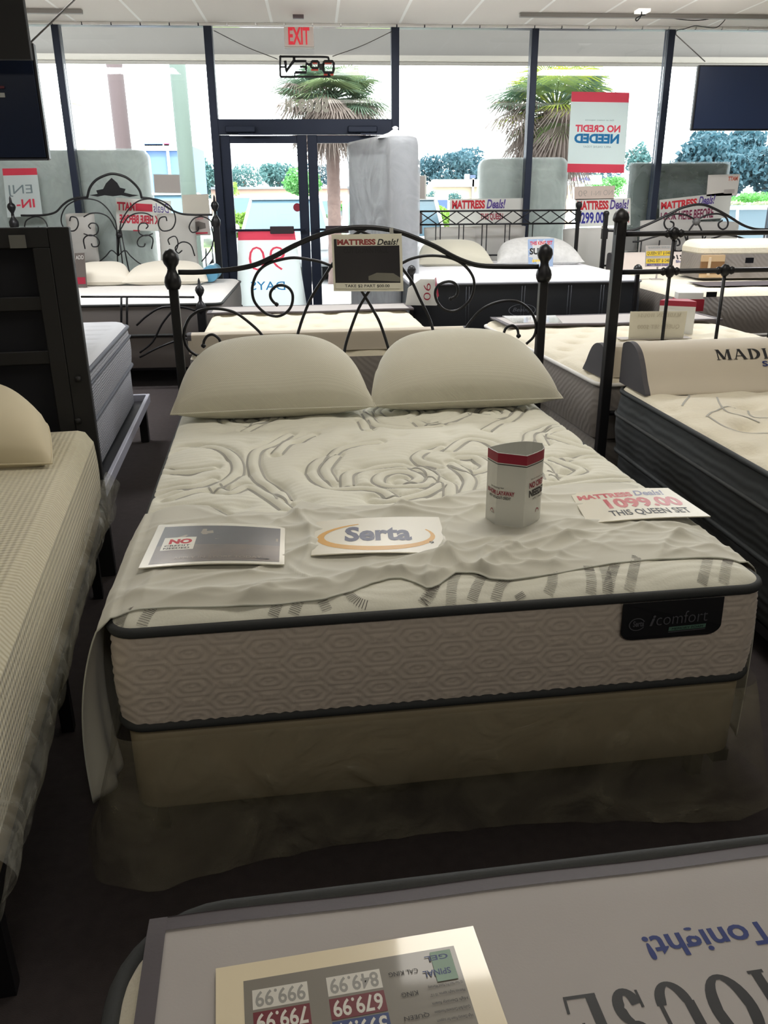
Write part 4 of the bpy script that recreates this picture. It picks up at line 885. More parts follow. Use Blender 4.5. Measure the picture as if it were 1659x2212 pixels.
def joint(p, z):
    mb = MB(); d = (pr_ - pl); d /= np.linalg.norm(d)
    mb.lathe((p[0], p[1], z - .03), [(.001, 0), (.012, .004), (.02, .015), (.024, .03), (.02, .045), (.012, .056), (.001, .06)], n=12)
    for s_ in (-1, 1): c = V(p[0], p[1], z) + d * s_ * .032; mb.lathe((c[0], c[1], z - .019), [(.001, 0), (.012, .006), (.016, .019), (.012, .032), (.001, .038)], n=10)
    mb.build('joint', IRON, rt)
sx = [fp(1452, 545), fp(1566, 587), fp(1659 + 16, 545)]; dd = sx[1] - sx[0]
for i in range(6):
    p = sx[0] + V(dd[0], dd[1], 0) * i; topr = zr1 if i % 2 == 0 else zr2
    if np.linalg.norm(p[:2] - pl[:2]) > 1.6: break
    mb = MB(); mb.tube([V(p[0], p[1], .50), V(p[0], p[1], topr)], .0085); mb.build('spindle', IRON, rt)
    joint(p, topr); 
    if i % 2 == 0: joint(p, zr2)
wedge('sand coloured head rest with house lettering on the right bed', FF, .02, 1.51, FL - .0, .668, scale=1.08)
sup = FF

# ---- left foreground bed
c1, c2 = at_z(185, 928, .66), at_z(0, 1338, .66); ca_ = math.degrees(math.atan2(-(c1[0] - c2[0]), c1[1] - c2[1]))
CL = 2.03; CF = Frame(c1[0] + CL * math.sin(R(ca_)) - 1.53 * math.cos(R(ca_)), c1[1] - CL * math.cos(R(ca_)) - 1.53 * math.sin(R(ca_)), ca_)
CF.x += .03
mattress('mattress', 'thick cream foam mattress with pebbled cover at the left edge', CF, 1.53, CL, .40, .672, FOAM, FOAM, FOAM, crown=.05, er=.06, nu=60, nv=80, pipes=(), r=.05, bulge=.006)
box_base('box_spring', 'tan box spring in plastic under the cream foam mattress at left', 'box spring', CF, 1.53, CL, .31, .398, TAN)
under_frame(CF, 1.53, CL, .308, 'black steel base under the left foam mattress')
pillow('pillow', 'cream pillow on the foam mattress at the left edge', tuple(CF.w(1.11, 1.75, .765)), .74, .44, .24, CF.a - .10, R(20), mat('cream_cotton', (222, 210, 178), .85, sheen=.3), seed=4, droop=.42)
mb = MB(); f1 = rnd_field(30, 14, 8, 50); A = []
for i, t in enumerate(np.linspace(0, 1, 24)):
    row = []
    for v in np.linspace(-.02, CL + .05, 130):
        e = .015 + .035 * math.sin(math.pi * min(1, t * 1.3)) + .03 * float(f1(v * 1.6, t * .5)) + .03 * math.exp(-((v - CL) / .25) ** 2) * t
        row.append(CF.w(1.53 + max(e, .008), v, .47 - t * .15 + .015 * float(f1(v, 3.0)) * t))
    A.append(row)
mb.grid(A); 
A = [[CF.w(u, CL + .012 + .02 * abs(float(f1(u, t))), .45 - .18 * t) for u in np.linspace(0, 1.56, 40)] for t in np.linspace(0, 1, 10)]; mb.grid(A)
tag(mb.build('plastic_bag', film('clear_polythene_left', (205, 205, 195), .30, .14, (11, .9, .035), .6), None, tuple(CF.w(1.55, 1, .16)), CF.a), 'crinkled clear plastic hanging from the left foam mattress', 'plastic wrap')
# tall dark panel headboard between that bed and the one beyond
HP = CF.w(1.53, CL + .10, 0)
def cp(x, y): return on_plane(x, y, HP, CF.a)
dk = mat('dark_wood_back', (24, 24, 26), .6, noise=(8, .3)); dk2 = mat('navy_backing_cloth', (16, 18, 26), .9)
rt = thing('panel_headboard', 'tall dark headboard with framed navy backing at the left edge', 'headboard', tuple(HP * V(1, 1, 0)), CF.a)
tr_ = cp(150, 490); th = tr_[2]; uR, vR = CF.loc(tr_)
def hb(mb, u0, u1, z0, z1, dv=0, th_=.05): mb.box(tuple(CF.w((u0 + u1) / 2, CL + .10 + dv, (z0 + z1) / 2)), (u1 - u0, th_, z1 - z0), 0, CF.a, .003)
mb = MB(); hb(mb, uR - .075, uR, 0, th - .0); mb.build('side_post', dk, rt); mb = MB(); hb(mb, uR - 1.68, uR - 1.605, 0, th); mb.build('side_post', dk, rt)
mb = MB(); hb(mb, uR - 1.605, uR - .075, th - .07, th); mb.build('top_rail', dk, rt)
mb = MB(); hb(mb, uR - 1.605, uR - .075, .35, th - .07, .006, .02); mb.build('backing', dk2, rt)
for z in (1.13, .93, .55):
    mb = MB(); hb(mb, uR - 1.605, uR - .075, z - .025, z + .025, -.008, .022); mb.build('cross_batten', dk, rt)
mb = MB(); hb(mb, uR - .135, uR - .075, .4, th - .07, -.012, .03); mb.build('inner_batten', dk, rt)
mb = MB(); c = cp(44, 521); mb.box((c[0], c[1] - .03, c[2]), (.055, .006, .045), 0, CF.a); mb.build('white_tag', mat('grey_tag', (110, 110, 106), .7), rt)
for yy in (815, 905): c = cp(173, yy); mb = MB(); mb.lathe((c[0], c[1] - .03, c[2] - .012), [(.001, 0), (.012, .002), (.012, .02), (.001, .024)], n=12); mb.build('bolt', dk, rt)

# ---- bed beyond that panel
b1, b2 = at_z(325, 851, .29), at_z(240, 1030, .29); ba = math.degrees(math.atan2(-(b1[0] - b2[0]), b1[1] - b2[1]))
BL = 1.98; BF = Frame(b1[0] + BL * math.sin(R(ba)) - 1.6 * math.cos(R(ba)), b1[1] - BL * math.cos(R(ba)) - 1.6 * math.sin(R(ba)), ba); BF.a = R(ba)
g2 = dict(nu=60, nv=80)
def bh(U, Vv): return -.010 * np.exp(-(((Vv / .16) % 1 - .5) * .16 / .012) ** 2) * (np.sin(U * 24) > -.3)
mb_ = mattress('mattress', 'pale grey pillow-top mattress beyond the dark panel headboard', BF, 1.52, 1.93, .50, .775, mat('pale_grey_ticking', (196, 198, 202), .8), GREYB2, mat('slate_piping', (84, 88, 98), .7), crown=.03, er=.06, hfun=bh, pipes=(1, 0), r=.10, bulge=.012, **g2)
mb = MB(); mb.tube([BF.w(*p, .69) for p in perimeter(1.52, 1.93, .1, .012, .06)], .007, closed=True); mb.build('cord_trim', mat('slate_piping', (84, 88, 98), .7), mb_)
box_base('box_spring', 'pale grey box spring in the steel bed beyond the dark panel', 'box spring', BF, 1.52, 1.93, .255, .498, GREYB2, r=.08)
SIL = mat('brushed_steel', (196, 198, 212), .35, .35)
rt = thing('steel_bed', 'steel-railed bed frame with dark legs beyond the dark panel', 'bed frame', tuple(BF.w(.8, 1, 0)), BF.a)
for u, l0, l1 in ((1.585, 0, BL), (.0, 0, BL)): mb = MB(); mb.box(tuple(BF.w(u, (l0 + l1) / 2, .265)), (.022, l1 - l0, .055), 0, BF.a, .003); mb.build('side_rail', SIL, rt)
mb = MB(); mb.box(tuple(BF.w(.79, BL - .01, .265)), (1.57, .022, .055), 0, BF.a, .003); mb.build('end_rail', SIL, rt)
mb = MB(); mb.box(tuple(BF.w(.79, BL / 2, .235)), (1.55, BL - .06, .03), 0, BF.a); mb.build('slat_base', IRON, rt)
for u in (.04, 1.55):
    for v in (.06, BL - .10): mb = MB(); mb.box(tuple(BF.w(u, v, .12)), (.05, .07, .24), 0, BF.a, .004); mb.build('leg', IRON, rt)

# ------------------------------------------------------------------ beds by the window
def spiral(c, r, a0, turns, sgn=1, n=26, r1=.25):
    return [(c[0] + r * (1 - (1 - r1) * i / n) * math.cos(a0 + sgn * turns * 2 * math.pi * i / n), c[1] + r * (1 - (1 - r1) * i / n) * math.sin(a0 + sgn * turns * 2 * math.pi * i / n)) for i in range(n + 1)]
# back left: ornate scroll bed
AY = 8.95
ap = lambda x, y: at_y(x, y, AY)
za = lambda pts, k=3.318, ox=0, oy=360: [ap(x / k + ox, y / k + oy) for x, y in pts]
AF = Frame(-2.62, 6.98, 0); AW = 1.83
xr = at_y(477, 650, 7.0)[0]; AF = Frame(xr - AW, 6.98, 0)
rt = thing('iron_bed', 'ornate scroll iron bed with urn finials at the back left window', 'bed frame', (AF.x + AW / 2, AY, 0))
def urn(p, zt, sc=1.0):
    mb = MB(); mb.lathe((p[0], p[1], zt - .27 * sc), [(.03 * sc, 0), (.04 * sc, .03 * sc), (.04 * sc, .06 * sc), (.025 * sc, .085 * sc), (.014 * sc, .10 * sc), (.012 * sc, .13 * sc), (.03 * sc, .16 * sc), (.036 * sc, .18 * sc), (.03 * sc, .20 * sc), (.012 * sc, .215 * sc), (.009 * sc, .25 * sc), (.001, .27 * sc)], n=14); return mb
pA_, pB_ = ap(33, 500), ap(468, 500)
for p in (pA_, pB_):
    zt = ap(468, 420)[2]; mb = MB(); post(mb, p, 0, zt - .26, .062); mb.build('post', IRON, rt); urn(p, zt, 1.15).build('finial', IRON, rt)
mb = MB(); pts = za([(150,350),(240,350),(330,345),(400,325),(450,275),(500,240),(560,222),(630,218)]); mb.tube(catmull(pts, 4), .010); mb.build('top_rail', IRON, rt)
mb = MB(); pts = za([(1010,222),(1060,225),(1100,235),(1160,265),(1220,305),(1290,335),(1370,345),(1520,345)]); mb.tube(catmull(pts, 4), .010); mb.build('top_rail', IRON, rt)
mb = MB(); pts = za([(625,220),(645,150),(690,95),(760,60),(820,52),(900,75),(960,120),(1000,170),(1015,222)]); mb.tube(catmull(pts, 5), .012); mb.build('crown_arch', IRON, rt)
orn = za([(640,205),(700,195),(690,170),(740,160),(760,120),(800,80),(840,115),(860,150),(900,160),(890,185),(950,200),(1000,205),(930,218),(870,205),(810,212),(750,205),(700,215)])
mb = MB(); mb.add([p + V(0, -.006, 0) for p in orn] + [p + V(0, .006, 0) for p in orn], [list(range(17)), list(range(33, 16, -1))] + [[i, (i + 1) % 17, 17 + (i + 1) % 17, 17 + i] for i in range(17)], 0, False); mb.build('leaf_casting', IRON, rt)
for sgn in (-1, 1):
    c = 848
    def mm(pts): return [(c + sgn * (x - c), y) for x, y in pts]
    for pts in ([(850,640),(835,430),(810,360),(760,290),(700,245),(620,230),(550,240),(480,280),(445,340),(440,400),(470,450),(530,460),(560,420),(550,370),(510,360),(500,390)],
                [(850,640),(845,490),(820,430),(780,365),(720,335),(650,335),(600,360)],
                [(600,480),(650,495),(695,480),(705,440),(690,410),(655,405),(635,425),(650,445)], [(610,590),(600,520),(640,490),(690,505),(712,540),(700,570),(665,572),(655,550)],
                [(850,640),(800,600),(760,640),(700,690),(640,720)], [(455,640),(420,560),(440,500),(490,520),(480,560)], [(175,430),(190,385),(250,358),(310,375),(340,430),(320,470),(280,460),(275,430)],
                [(180,430),(165,520),(190,600),(250,680)], [(300,640),(330,560),(390,540),(440,580),(420,620),(390,600)]):
        mb = MB(); mb.tube(catmull(za(mm(pts)), 4), .0065, n=6); mb.build('scroll', IRON, rt)
cc_ = za([(855, 490)])[0]; mb = MB(); mb.lathe((cc_[0], cc_[1], cc_[2] - .03), [(.001, 0), (.03, .01), (.035, .03), (.03, .05), (.001, .06)], n=12); mb.build('collar', IRON, rt)
for dx in (-.02, 0, .02): mb = MB(); mb.tube([cc_ + V(dx, 0, .05), cc_ + V(dx * 3, 0, -.4)], .007); mb.build('spindle', IRON, rt)
# its footboard
fy = AF.y - .10; fa_ = lambda x, y: at_y(x, y, fy)
pz = fa_(429, 600)
for xx in (pz[0], pz[0] - 1.86):
    mb = MB(); post(mb, (xx, fy), 0, pz[2] - .24, .065); mb.build('post', IRON, rt); urn((xx, fy), pz[2] + .0, 1.05).build('finial', IRON, rt)
zf1 = fa_(300, 641)[2]; 
for pts in ([(420,642),(300,641),(175,641)], [(425,672),(395,664),(350,664),(318,682),(295,703)], [(302,762),(330,738),(350,700),(375,668)], [(302,772),(340,752),(385,735),(425,728)], [(262,641),(262,780)], [(274,641),(275,780)]):
    mb = MB(); mb.tube(catmull([fa_(*p) for p in pts], 4), .009, n=6); mb.build('footboard_bar', IRON, rt)
mattress('mattress', 'white covered mattress on the ornate iron bed at back left', AF, AW, 1.93, .42, .705, WHITEF, mat('taupe_side', (120, 114, 110), .8), PIPE, crown=.03, hfun=lambda U, Vv: .008 * rnd_field(14, 7, 6, 30)(U, Vv), nu=50, nv=50, pipes=(1, 0))
box_base('box_spring', 'taupe box spring on the ornate iron bed at back left', 'box spring', AF, AW, 1.93, .16, .418, mat('taupe_side', (120, 114, 110), .8))
under_frame(AF, AW, 1.93, .158, rt=rt)
pc = [at_y(x, y, 8.45) for x, y in ((215, 566), (362, 566))]
IVC = mat('ivory_cotton', (224, 218, 204), .85, sheen=.2)
pillow('pillow', 'ivory pillow on the left of the ornate back left bed', (pc[0][0], 8.42, .80), .62, .40, .20, 0, R(16), IVC, 'pillows of the back left bed', seed=6, droop=.26)
pillow('pillow', 'long ivory pillow on the right of the ornate back left bed', (pc[1][0], 8.42, .80), .80, .42, .20, 0, R(16), IVC, 'pillows of the back left bed', seed=7, droop=.26)
q = [at_y(x, y, 8.1) for x, y in ((161, 547), (182, 546), (184, 590), (162, 591))]
for i in (2, 3): q[i][2] = .712
sign('counter_card', 'small dark card standing in front of the left pillow at the back left', 'sign', surf_quad(*q), [('text', (.1, .82, .9, .93), 1, dict(t='ADD')), ('rect', (.1, .1, .9, .3), 2)], [mat('card_dark', (92, 84, 80), .5), PAPERW, CRIM], thick=.01)
q = at_y(457, 573, 8.6); mb = MB(); mb.tube([(q[0], 8.4, .79), (q[0], 8.8, .79)], .075, n=18); tg = tag(mb.build('rolled_pillow', mat('sky_blue_film', (96, 158, 190), .4)), 'small blue rolled item at the right end of the back left pillows', 'roll')

# back centre-right: king bed with lattice headboard
HY0 = 6.82; hx = at_y(892, 605, HY0)[0]; HW = 1.93; HF = Frame(hx - .02, HY0, .6)
HZ = .85
rh = mattress('mattress', 'white topped king mattress with tall black side at back centre right', HF, HW, 2.03, .36, HZ, mat('white_ticking', (238, 238, 242), .8, noise=(9, .04)), DARKF, mat('grey_cord', (120, 122, 128), .7), crown=.03, er=.05, hfun=lambda U, Vv: .014 * rnd_field(16, 17, 8, 40)(U, Vv) * np.exp(-Vv / .8) + .006 * rnd_field(16, 27, 8, 40)(U, Vv), nu=70, nv=70, pipes=(1,), side_step=.05)
box_base('box_spring', 'black box spring under the black-sided king mattress', 'box spring', HF, HW, 2.03, .14, .358, DARKF)
HY = HY0 + 2.12; hq = lambda x, y: at_y(x, y, HY); z6 = lambda x, y: hq(x / 5.925 + 860, y / 5.925 + 340)
rt = thing('iron_bed', 'black iron bed with criss-cross lattice headboard at back centre right', 'bed frame', (HF.x + HW / 2, HY, 0))
under_frame(HF, HW, 2.03, .138, rt=rt)
pR = hq(1245, 520); pL = V(pR[0] - 2.02, HY, 0)
for p in (pR, pL):
    zt = hq(1246, 435)[2]; mb = MB(); post(mb, p, 0, zt - .05, .034); mb.box((p[0], p[1], z6(900, 765)[2]), (.05, .05, .10)); mb.build('post', IRON, rt)
    mb = MB(); mb.lathe((p[0], p[1], zt - .09), [(.014, 0), (.018, .02), (.03, .035), (.034, .055), (.03, .075), (.015, .088), (.001, .09)], n=12); mb.build('finial', IRON, rt)
zt_, zb_ = z6(1000, 685)[2], z6(1000, 855)[2]
for z in (zt_, zb_, .9): mb = MB(); mb.tube([(pL[0], HY, z), (pR[0], HY, z)], .009); mb.build('rail', IRON, rt)
xd = z6(985, 850)[0]; st = z6(1225, 850)[0] - xd; zm = (zt_ + zb_) / 2
x0 = xd - st * 6
i = 0
while x0 + st * i < pR[0] - .02:
    xa = x0 + st * i
    if xa > pL[0] + .02:
        for s_ in (-1, 1):
            xe = xa + s_ * st / 2
            for zz1, zz2, xs, xt in ((zb_, zm, xa, xe), (zt_, zm, xa, xe)):
                if pL[0] < xt < pR[0]: mb = MB(); mb.tube([(xs, HY, zz1), (xt, HY, zz2)], .006, n=6); mb.build('lattice_bar', IRON, rt)
    i += 1
xs0 = z6(1105, 900)[0]; sp = z6(1400, 900)[0] - xs0
for i in range(-5, 3):
    xa = xs0 + sp * i
    if pL[0] + .05 < xa < pR[0] - .05:
        for dx in (-.024, .024): mb = MB(); mb.tube([(xa + dx, HY, .7), (xa + dx, HY, zb_)], .006, n=6); mb.build('spindle', IRON, rt)
# foot posts of that bed
for x, y, xb in ((889, 582, 889), (1378, 580, 1376)):
    p = at_y(x, y, HY0 - .06); mb = MB(); post(mb, p, 0, p[2] - .02, .032); mb.lathe((p[0], p[1], p[2] - .04), [(.02, 0), (.034, .02), (.036, .04), (.028, .06), (.012, .072), (.001, .074)], n=12); mb.build('foot_post', IRON, rt)
pc = [at_y(978, 540, 8.35), at_y(1148, 536, 8.35)]
pillow('pillow', 'smooth ivory pillow at the left of the lattice headboard', (pc[0][0], 8.38, HZ + .105), .74, .46, .22, .0, R(20), KNIT, 'pillows on the lattice bed', seed=8, droop=.26)
pillow('pillow', 'patterned pillow at the right of the lattice headboard', (pc[1][0] + .06, 8.40, HZ + .105), .86, .46, .23, .0, R(20), mat('damask_white', (206, 206, 204), .8, noise=(26, .2)), 'pillows on the lattice bed', seed=9, droop=.26)
q = [at_y(x, y, 7.95) for x, y in ((1140, 517), (1197, 515), (1195, 562), (1142, 562))]
for i in (2, 3): q[i][2] = HZ + .008
sign('counter_card', 'small card with blue star burst lettering THIS KING SET on the king bed', 'sign', surf_quad(*q), [('rect', (.0, .0, 1, 1), 3), ('blob', [(.5 + (.5 if i % 2 else .36) * math.cos(i * math.pi / 12), .5 + (.5 if i % 2 else .36) * math.sin(i * math.pi / 12)) for i in range(24)], 0), ('text', (.08, .78, .94, .92), 1, dict(t='THIS KING SET', bold=.03)), ('text', (.06, .44, .94, .68), 2, dict(t='SUPER', bold=.04)), ('text', (.15, .16, .85, .26), 4, dict(t='$899.00', bold=.03))], [PAPERW, RED, BLACKP, mat('star_blue', (150, 170, 200), .5), YEL], thick=.006)
# tag logo on the black side
mb = MB(); c = at_y(1128, 670, HY0 - .02)
mb.grid([[c + V(.115 * rr * math.cos(t * math.pi / 16), 0, .05 * rr * math.sin(t * math.pi / 16)) for rr in (.93, 1)] for t in range(33)], 0, False); put_text(mb, 'Beauty', (-.08, -.02, .08, .02), lambda a, b: c + V(a, -.001, b), 0, shear=.3)
mb.build('oval_label', mat('oval_silver', (104, 108, 116), .5), rh)
for xx in (1010, 1130, 1230, 1300):
    mb = MB(); c = at_y(xx, 640, HY0 - .014)
    for dx in (-.012, .012): mb.tube([(c[0] + dx, c[1], .42), (c[0] + dx, c[1], HZ - .05)], .0022, n=5)
    mb.build('side_cord', mat('grey_cord2', (70, 74, 80), .7), rh)

# back right: cream bed with arched scroll headboard
IY0 = 6.55; ix = at_y(1468, 628, IY0)[0]; IF = Frame(ix - .03, IY0, 1.5); IZ = .78
mattress('mattress', 'cream pillow-top mattress with taupe side at back right', IF, 1.93, 2.03, .40, IZ, CREAM, GREYB, WHITEF, crown=.06, er=.10, hfun=tufts(.3, .25, .02, .05, 12), nu=60, nv=60, pipes=(0,), bulge=.02)
box_base('box_spring', 'taupe box spring under the back right cream mattress', 'box spring', IF, 1.93, 2.03, .15, .398, GREYB)
mb = MB(); c = at_y(1537, 636, IY0 - .03); mb.box((c[0], c[1], c[2]), (.085, .006, .04)); tag(mb.build('label_tag', BLACKPL), 'small black label on the side of the back right mattress', 'label')
IY = IY0 + 2.13; iq = lambda x, y: at_y(x, y, IY); z8 = lambda pts: [iq(x / 3.614 + 1200, y / 3.614 + 380) for x, y in pts]; z7 = lambda pts: [iq(x / 5.946 + 1380, y / 5.946 + 260) for x, y in pts]
rt = thing('iron_bed', 'black iron bed with arched scroll headboard at back right', 'bed frame', (IF.x + .95, IY, 0))
under_frame(IF, 1.93, 2.03, .148, rt=rt)
for x in (1308, 1698):
    p = iq(x, 480); zt = iq(x, 455)[2]; mb = MB(); post(mb, p, 0, zt - .03, .04); mb.box((p[0], p[1], iq(x, 505)[2]), (.055, .055, .1)); mb.build('post', IRON, rt)
    mb = MB(); mb.lathe((p[0], p[1], zt - .06), [(.02, 0), (.03, .02), (.032, .04), (.02, .056), (.001, .06)], n=12); mb.build('finial', IRON, rt)
for pts, r_ in ((z7([(-420,1415),(-250,1420),(-100,1415),(0,1385),(120,1335),(260,1270),(400,1200),(540,1130),(660,1095),(760,1080),(860,1090),(960,1130),(1080,1190),(1200,1260),(1330,1340),(1450,1385),(1560,1400),(1700,1400),(1880,1400)]), .013),
                (z7([(740,1295),(680,1250),(600,1215),(500,1200),(420,1215),(350,1260),(325,1320),(345,1380),(390,1400),(440,1370),(445,1320),(400,1295)]), .009),
                (z7([(740,1295),(800,1250),(880,1215),(980,1200),(1060,1210),(1120,1250),(1145,1310),(1130,1370),(1080,1400),(1030,1370),(1025,1320),(1075,1285)]), .009),
                (z7([(740,1295),(690,1350),(640,1430),(625,1520),(640,1600),(700,1645),(760,1640),(810,1580),(820,1500),(800,1400),(740,1295)]), .009),
                (z7([(590,1480),(610,1550),(590,1640),(530,1680),(460,1670),(425,1620),(440,1560),(490,1550)]), .008), (z7([(860,1490),(830,1550),(850,1640),(920,1680)]), .008),
                (z7([(-80,1560),(0,1555),(120,1520),(230,1490),(330,1470),(430,1500),(510,1530),(525,1590),(490,1610)]), .009),
                (z7([(1500,1560),(1380,1530),(1250,1490),(1100,1470),(1000,1500),(930,1520)]), .009)):
    mb = MB(); mb.tube(catmull(pts, 4), r_, n=7); mb.build('scroll', IRON, rt)
c = z7([(740, 1300)])[0]; mb = MB(); mb.lathe((c[0], c[1], c[2] - .04), [(.001, 0), (.03, .01), (.042, .04), (.03, .07), (.001, .08)], n=12); mb.build('collar', mat('grey_collar', (96, 96, 96), .5), rt)
za_ = IZ + .02
for x in (35, 268, 480, 698, 930, 1170): 
    p = z7([(x, 1540 if x != 698 else 1645)])[0]; mb = MB(); mb.tube([p, V(p[0], p[1], za_)], .008, n=6); mb.build('spindle', IRON, rt)
mb = MB(); mb.tube([V(iq(1308, 500)[0], IY, za_), V(iq(1698, 500)[0], IY, za_)], .010); mb.build('rail', IRON, rt)
wedge('pinkish foam head rest with house lettering on the back right bed', IF, .16, 1.8, 2.0, IZ - .015, scale=.95, body=mat('pale_pink_microfibre', (212, 200, 192), .85))
# cut-away sample
c = at_y(1585, 606, 7.25); sz = IZ + .0
rt = thing('mattress_sample', 'cut-away mattress corner sample showing tan layers on the back right bed', 'mattress sample', (c[0], 7.4, sz))
x0, x1 = at_y(1508, 600, 7.2)[0], at_y(1508, 600, 7.2)[0] + .85; zt2 = at_y(1600, 520, 7.2)[2]
SF = Frame(x0, 7.2, -2); U, Vv = top_grid(.85, .5, .08, 40, 30); d = edge_d(U, Vv, .85, .5, .08); kk = 1 - np.clip(d / .10, 0, 1); Z = zt2 - .06 * (1 - np.sqrt(1 - kk ** 2)) - .02 * np.exp(-((U - .45) ** 2 + (Vv - .22) ** 2) / .006)
mb = MB(); mb.grid(SF.arr(U, Vv, Z)); P = perimeter(.85, .5, .08, 0, .06); A = [SF.arr(P[:, 0], P[:, 1], np.full(len(P), z)) for z in (zt2 - .11, zt2 - .06)]; mb.grid(np.array(A), closed=True); mb.build('pillow_top', CREAM, rt)
mb = MB(); A = [SF.arr(P[:, 0], P[:, 1], np.full(len(P), z)) for z in (sz + .02, zt2 - .10)]; mb.grid(np.array(A), closed=True); mb.build('sample_border', GREYB, rt)
mb = MB(); za1, zb1 = sz + .03, zt2 - .115
for i, (a, b, m_) in enumerate(((0, .16, 0), (.16, .72, 1), (.72, 1, 0))):
    z1_, z2_ = za1 + (zb1 - za1) * a, za1 + (zb1 - za1) * b; mb.box(tuple(SF.w(.105, -.012, (z1_ + z2_) / 2)), (.20, .03, z2_ - z1_), m_, SF.a)
mb.box(tuple(SF.w(.07, -.03, (za1 + zb1) / 2)), (.02, .02, (zb1 - za1) * .8), 2, SF.a)
mb.build('cut_section', [mat('foam_sand', (196, 168, 130), .8), mat('foam_brown', (128, 94, 58), .8), mat('foam_pale', (216, 196, 166), .8)], rt)
mb = MB(); mb.box(tuple(SF.w(.42, -.03, zt2 - .16)), (.07, .008, .045), 0, SF.a); mb.build('label_tag', BLACKPL, rt)
mb = MB(); U2, V2 = np.meshgrid(np.linspace(.30, 1.6, 14), np.linspace(.10, .45, 6)); mb.grid(IF.arr(U2, V2, IZ + .012 + 0 * U2)); tag(mb.build('bed_runner', TAUPE), 'thin grey runner under the cut-away sample', 'bed runner')
q = [at_y(x, y, 7.35) for x, y in ((1396, 531), (1450, 530), (1447, 575), (1394, 576))]
sign('offer_card', 'yellow striped price card on the back right bed', 'sign', surf_quad(*q), [('text', (.08, .86, .96, .97), 3, dict(t='MADISON HOUSE', serif=True)), ('rect', (.02, .52, .98, .74), 1), ('rect', (.02, .16, .98, .38), 1), ('text', (.04, .54, .98, .72), 2, dict(t='QUEEN SET $1048', bold=.02)), ('text', (.08, .18, .96, .36), 2, dict(t='KING SET $1248', bold=.02)), ('text', (.06, .03, .94, .13), 4, dict(t='MATTRESS Deals', bold=.03))], [PAPERG, YEL, mat('olive_print', (96, 92, 70), .5), GREYT, PURP], thick=.012)
p = at_y(1422, 578, 7.35); mb = MB(); mb.box((p[0], 7.37, (IZ - .01 + p[2]) / 2 + .0), (.012, .012, max(.02, p[2] - IZ + .02))); mb.box((p[0], 7.37, IZ + .004), (.1, .08, .008)); tag(mb.build('card_stand', PAPERG), 'little stand holding the yellow striped price card', 'stand')

# ------------------------------------------------------------------ mattresses stood on end by the glass
WRAP = film('milky_polythene', (232, 235, 237), .5, .22, (2.6, .5, .05), .3)
def upright(label, c, w_, t_, h, yaw, m, lean=0, wlab=None, r=.10, wrap=WRAP, z0=.02):
    rt = thing('mattress', label, 'mattress', (c[0], c[1], z0), yaw)
    cs, sn = math.cos(yaw), math.sin(yaw); n = 40
    def W_(a, b, z): b2 = b + lean * (z / h); return V(c[0] + a * cs - b2 * sn, c[1] + a * sn + b2 * cs, z0 + z)
    out = []
    for (qx, qz, a0) in ((w_ / 2 - r, r, 1.5 * math.pi), (w_ / 2 - r, h - r, 0), (-w_ / 2 + r, h - r, .5 * math.pi), (-w_ / 2 + r, r, math.pi)):
        for i in range(8): a = a0 + i * math.pi / 14; out.append((qx + r * math.cos(a), qz + r * math.sin(a)))
    k = len(out); lay_ = []
    for s_, b in ((.90, -t_ / 2), (.97, -t_ / 2 + .01), (1, -t_ / 2 + .04), (1, t_ / 2 - .04), (.97, t_ / 2 - .01), (.90, t_ / 2)):
        lay_.append([W_(x * (1 - (1 - s_) * .35), b, h / 2 + (z - h / 2) * (1 - (1 - s_) * .25)) for x, z in out])
    mb = MB(); mb.grid(lay_, closed=True); mb.add(lay_[0][::-1], [list(range(k))], 0, False); mb.add(lay_[-1], [list(range(k))], 0, False); mb.build('mattress_body', m, rt)
    f = rnd_field(24, int(abs(c[0] * 37)) + 3, 5, 40); mb = MB(); A = []
    for s_, b in ((.3, -t_ / 2 - .012), (.8, -t_ / 2 - .014), (1, -t_ / 2 - .004), (1.0, 0), (1, t_ / 2 + .004), (.8, t_ / 2 + .014), (.3, t_ / 2 + .012)):
        A.append([W_(x * (.2 + .8 * s_) * 1.02 + .012 * float(f(z, b * 3)), b + .006 * float(f(x, z)), h / 2 + (z - h / 2) * (.2 + .8 * s_) * 1.012 + .012 * float(f(x + 2, b * 4 + z))) for x, z in out])
    mb.grid(A, closed=True); mb.add(A[0][::-1], [list(range(k))], 0, False); mb.add(A[-1], [list(range(k))], 0, False); mb.build('plastic_wrap', wrap, rt)
    top = [W_(.02 + .035 * (1 - q) * math.cos(a_), .035 * (1 - q) * math.sin(a_), h + .0 + .07 * q) for q in (0,) for a_ in (0,)]
    if z0 and w_ < 1.3 and t_ > .24:
        mb = MB(); mb.lathe(tuple(W_(-w_ * .3, 0, h)), [(.16, -.01), (.12, .015), (.06, .035), (.02, .06), (.028, .075), (.012, .085), (.001, .087)], n=14); mb.build('gathered_plastic', mat('gathered_film', (222, 226, 230), .4), rt)
    return rt
GW = mat('wrapped_white_cloth', (200, 204, 200), .8); GW2 = mat('wrapped_grey_cloth', (150, 152, 156), .8); GW3 = mat('wrapped_dark_cloth', (82, 92, 88), .8)
YO = 9.44
p0, p1 = at_y(-30, 325, YO), at_y(312, 325, YO)
upright('wide plastic-wrapped mattress standing outside the glass behind the ornate bed', ((p0[0] + p1[0]) / 2 - .08, YO + .11, 0), p1[0] - p0[0] + .16, .20, at_y(250, 323, YO)[2] - .005, 0, GW, z0=.003)
a, b = at_y(840, 300, 7.45), at_y(893, 300, 7.45)
upright('narrow grey mattress stood on end in plastic by the double doors', ((a[0] + b[0]) / 2 - .12, 8.06, 0), 1.22, .25, at_y(866, 292, 7.45)[2] - .02, R(90 + 15), GW2, r=.07)
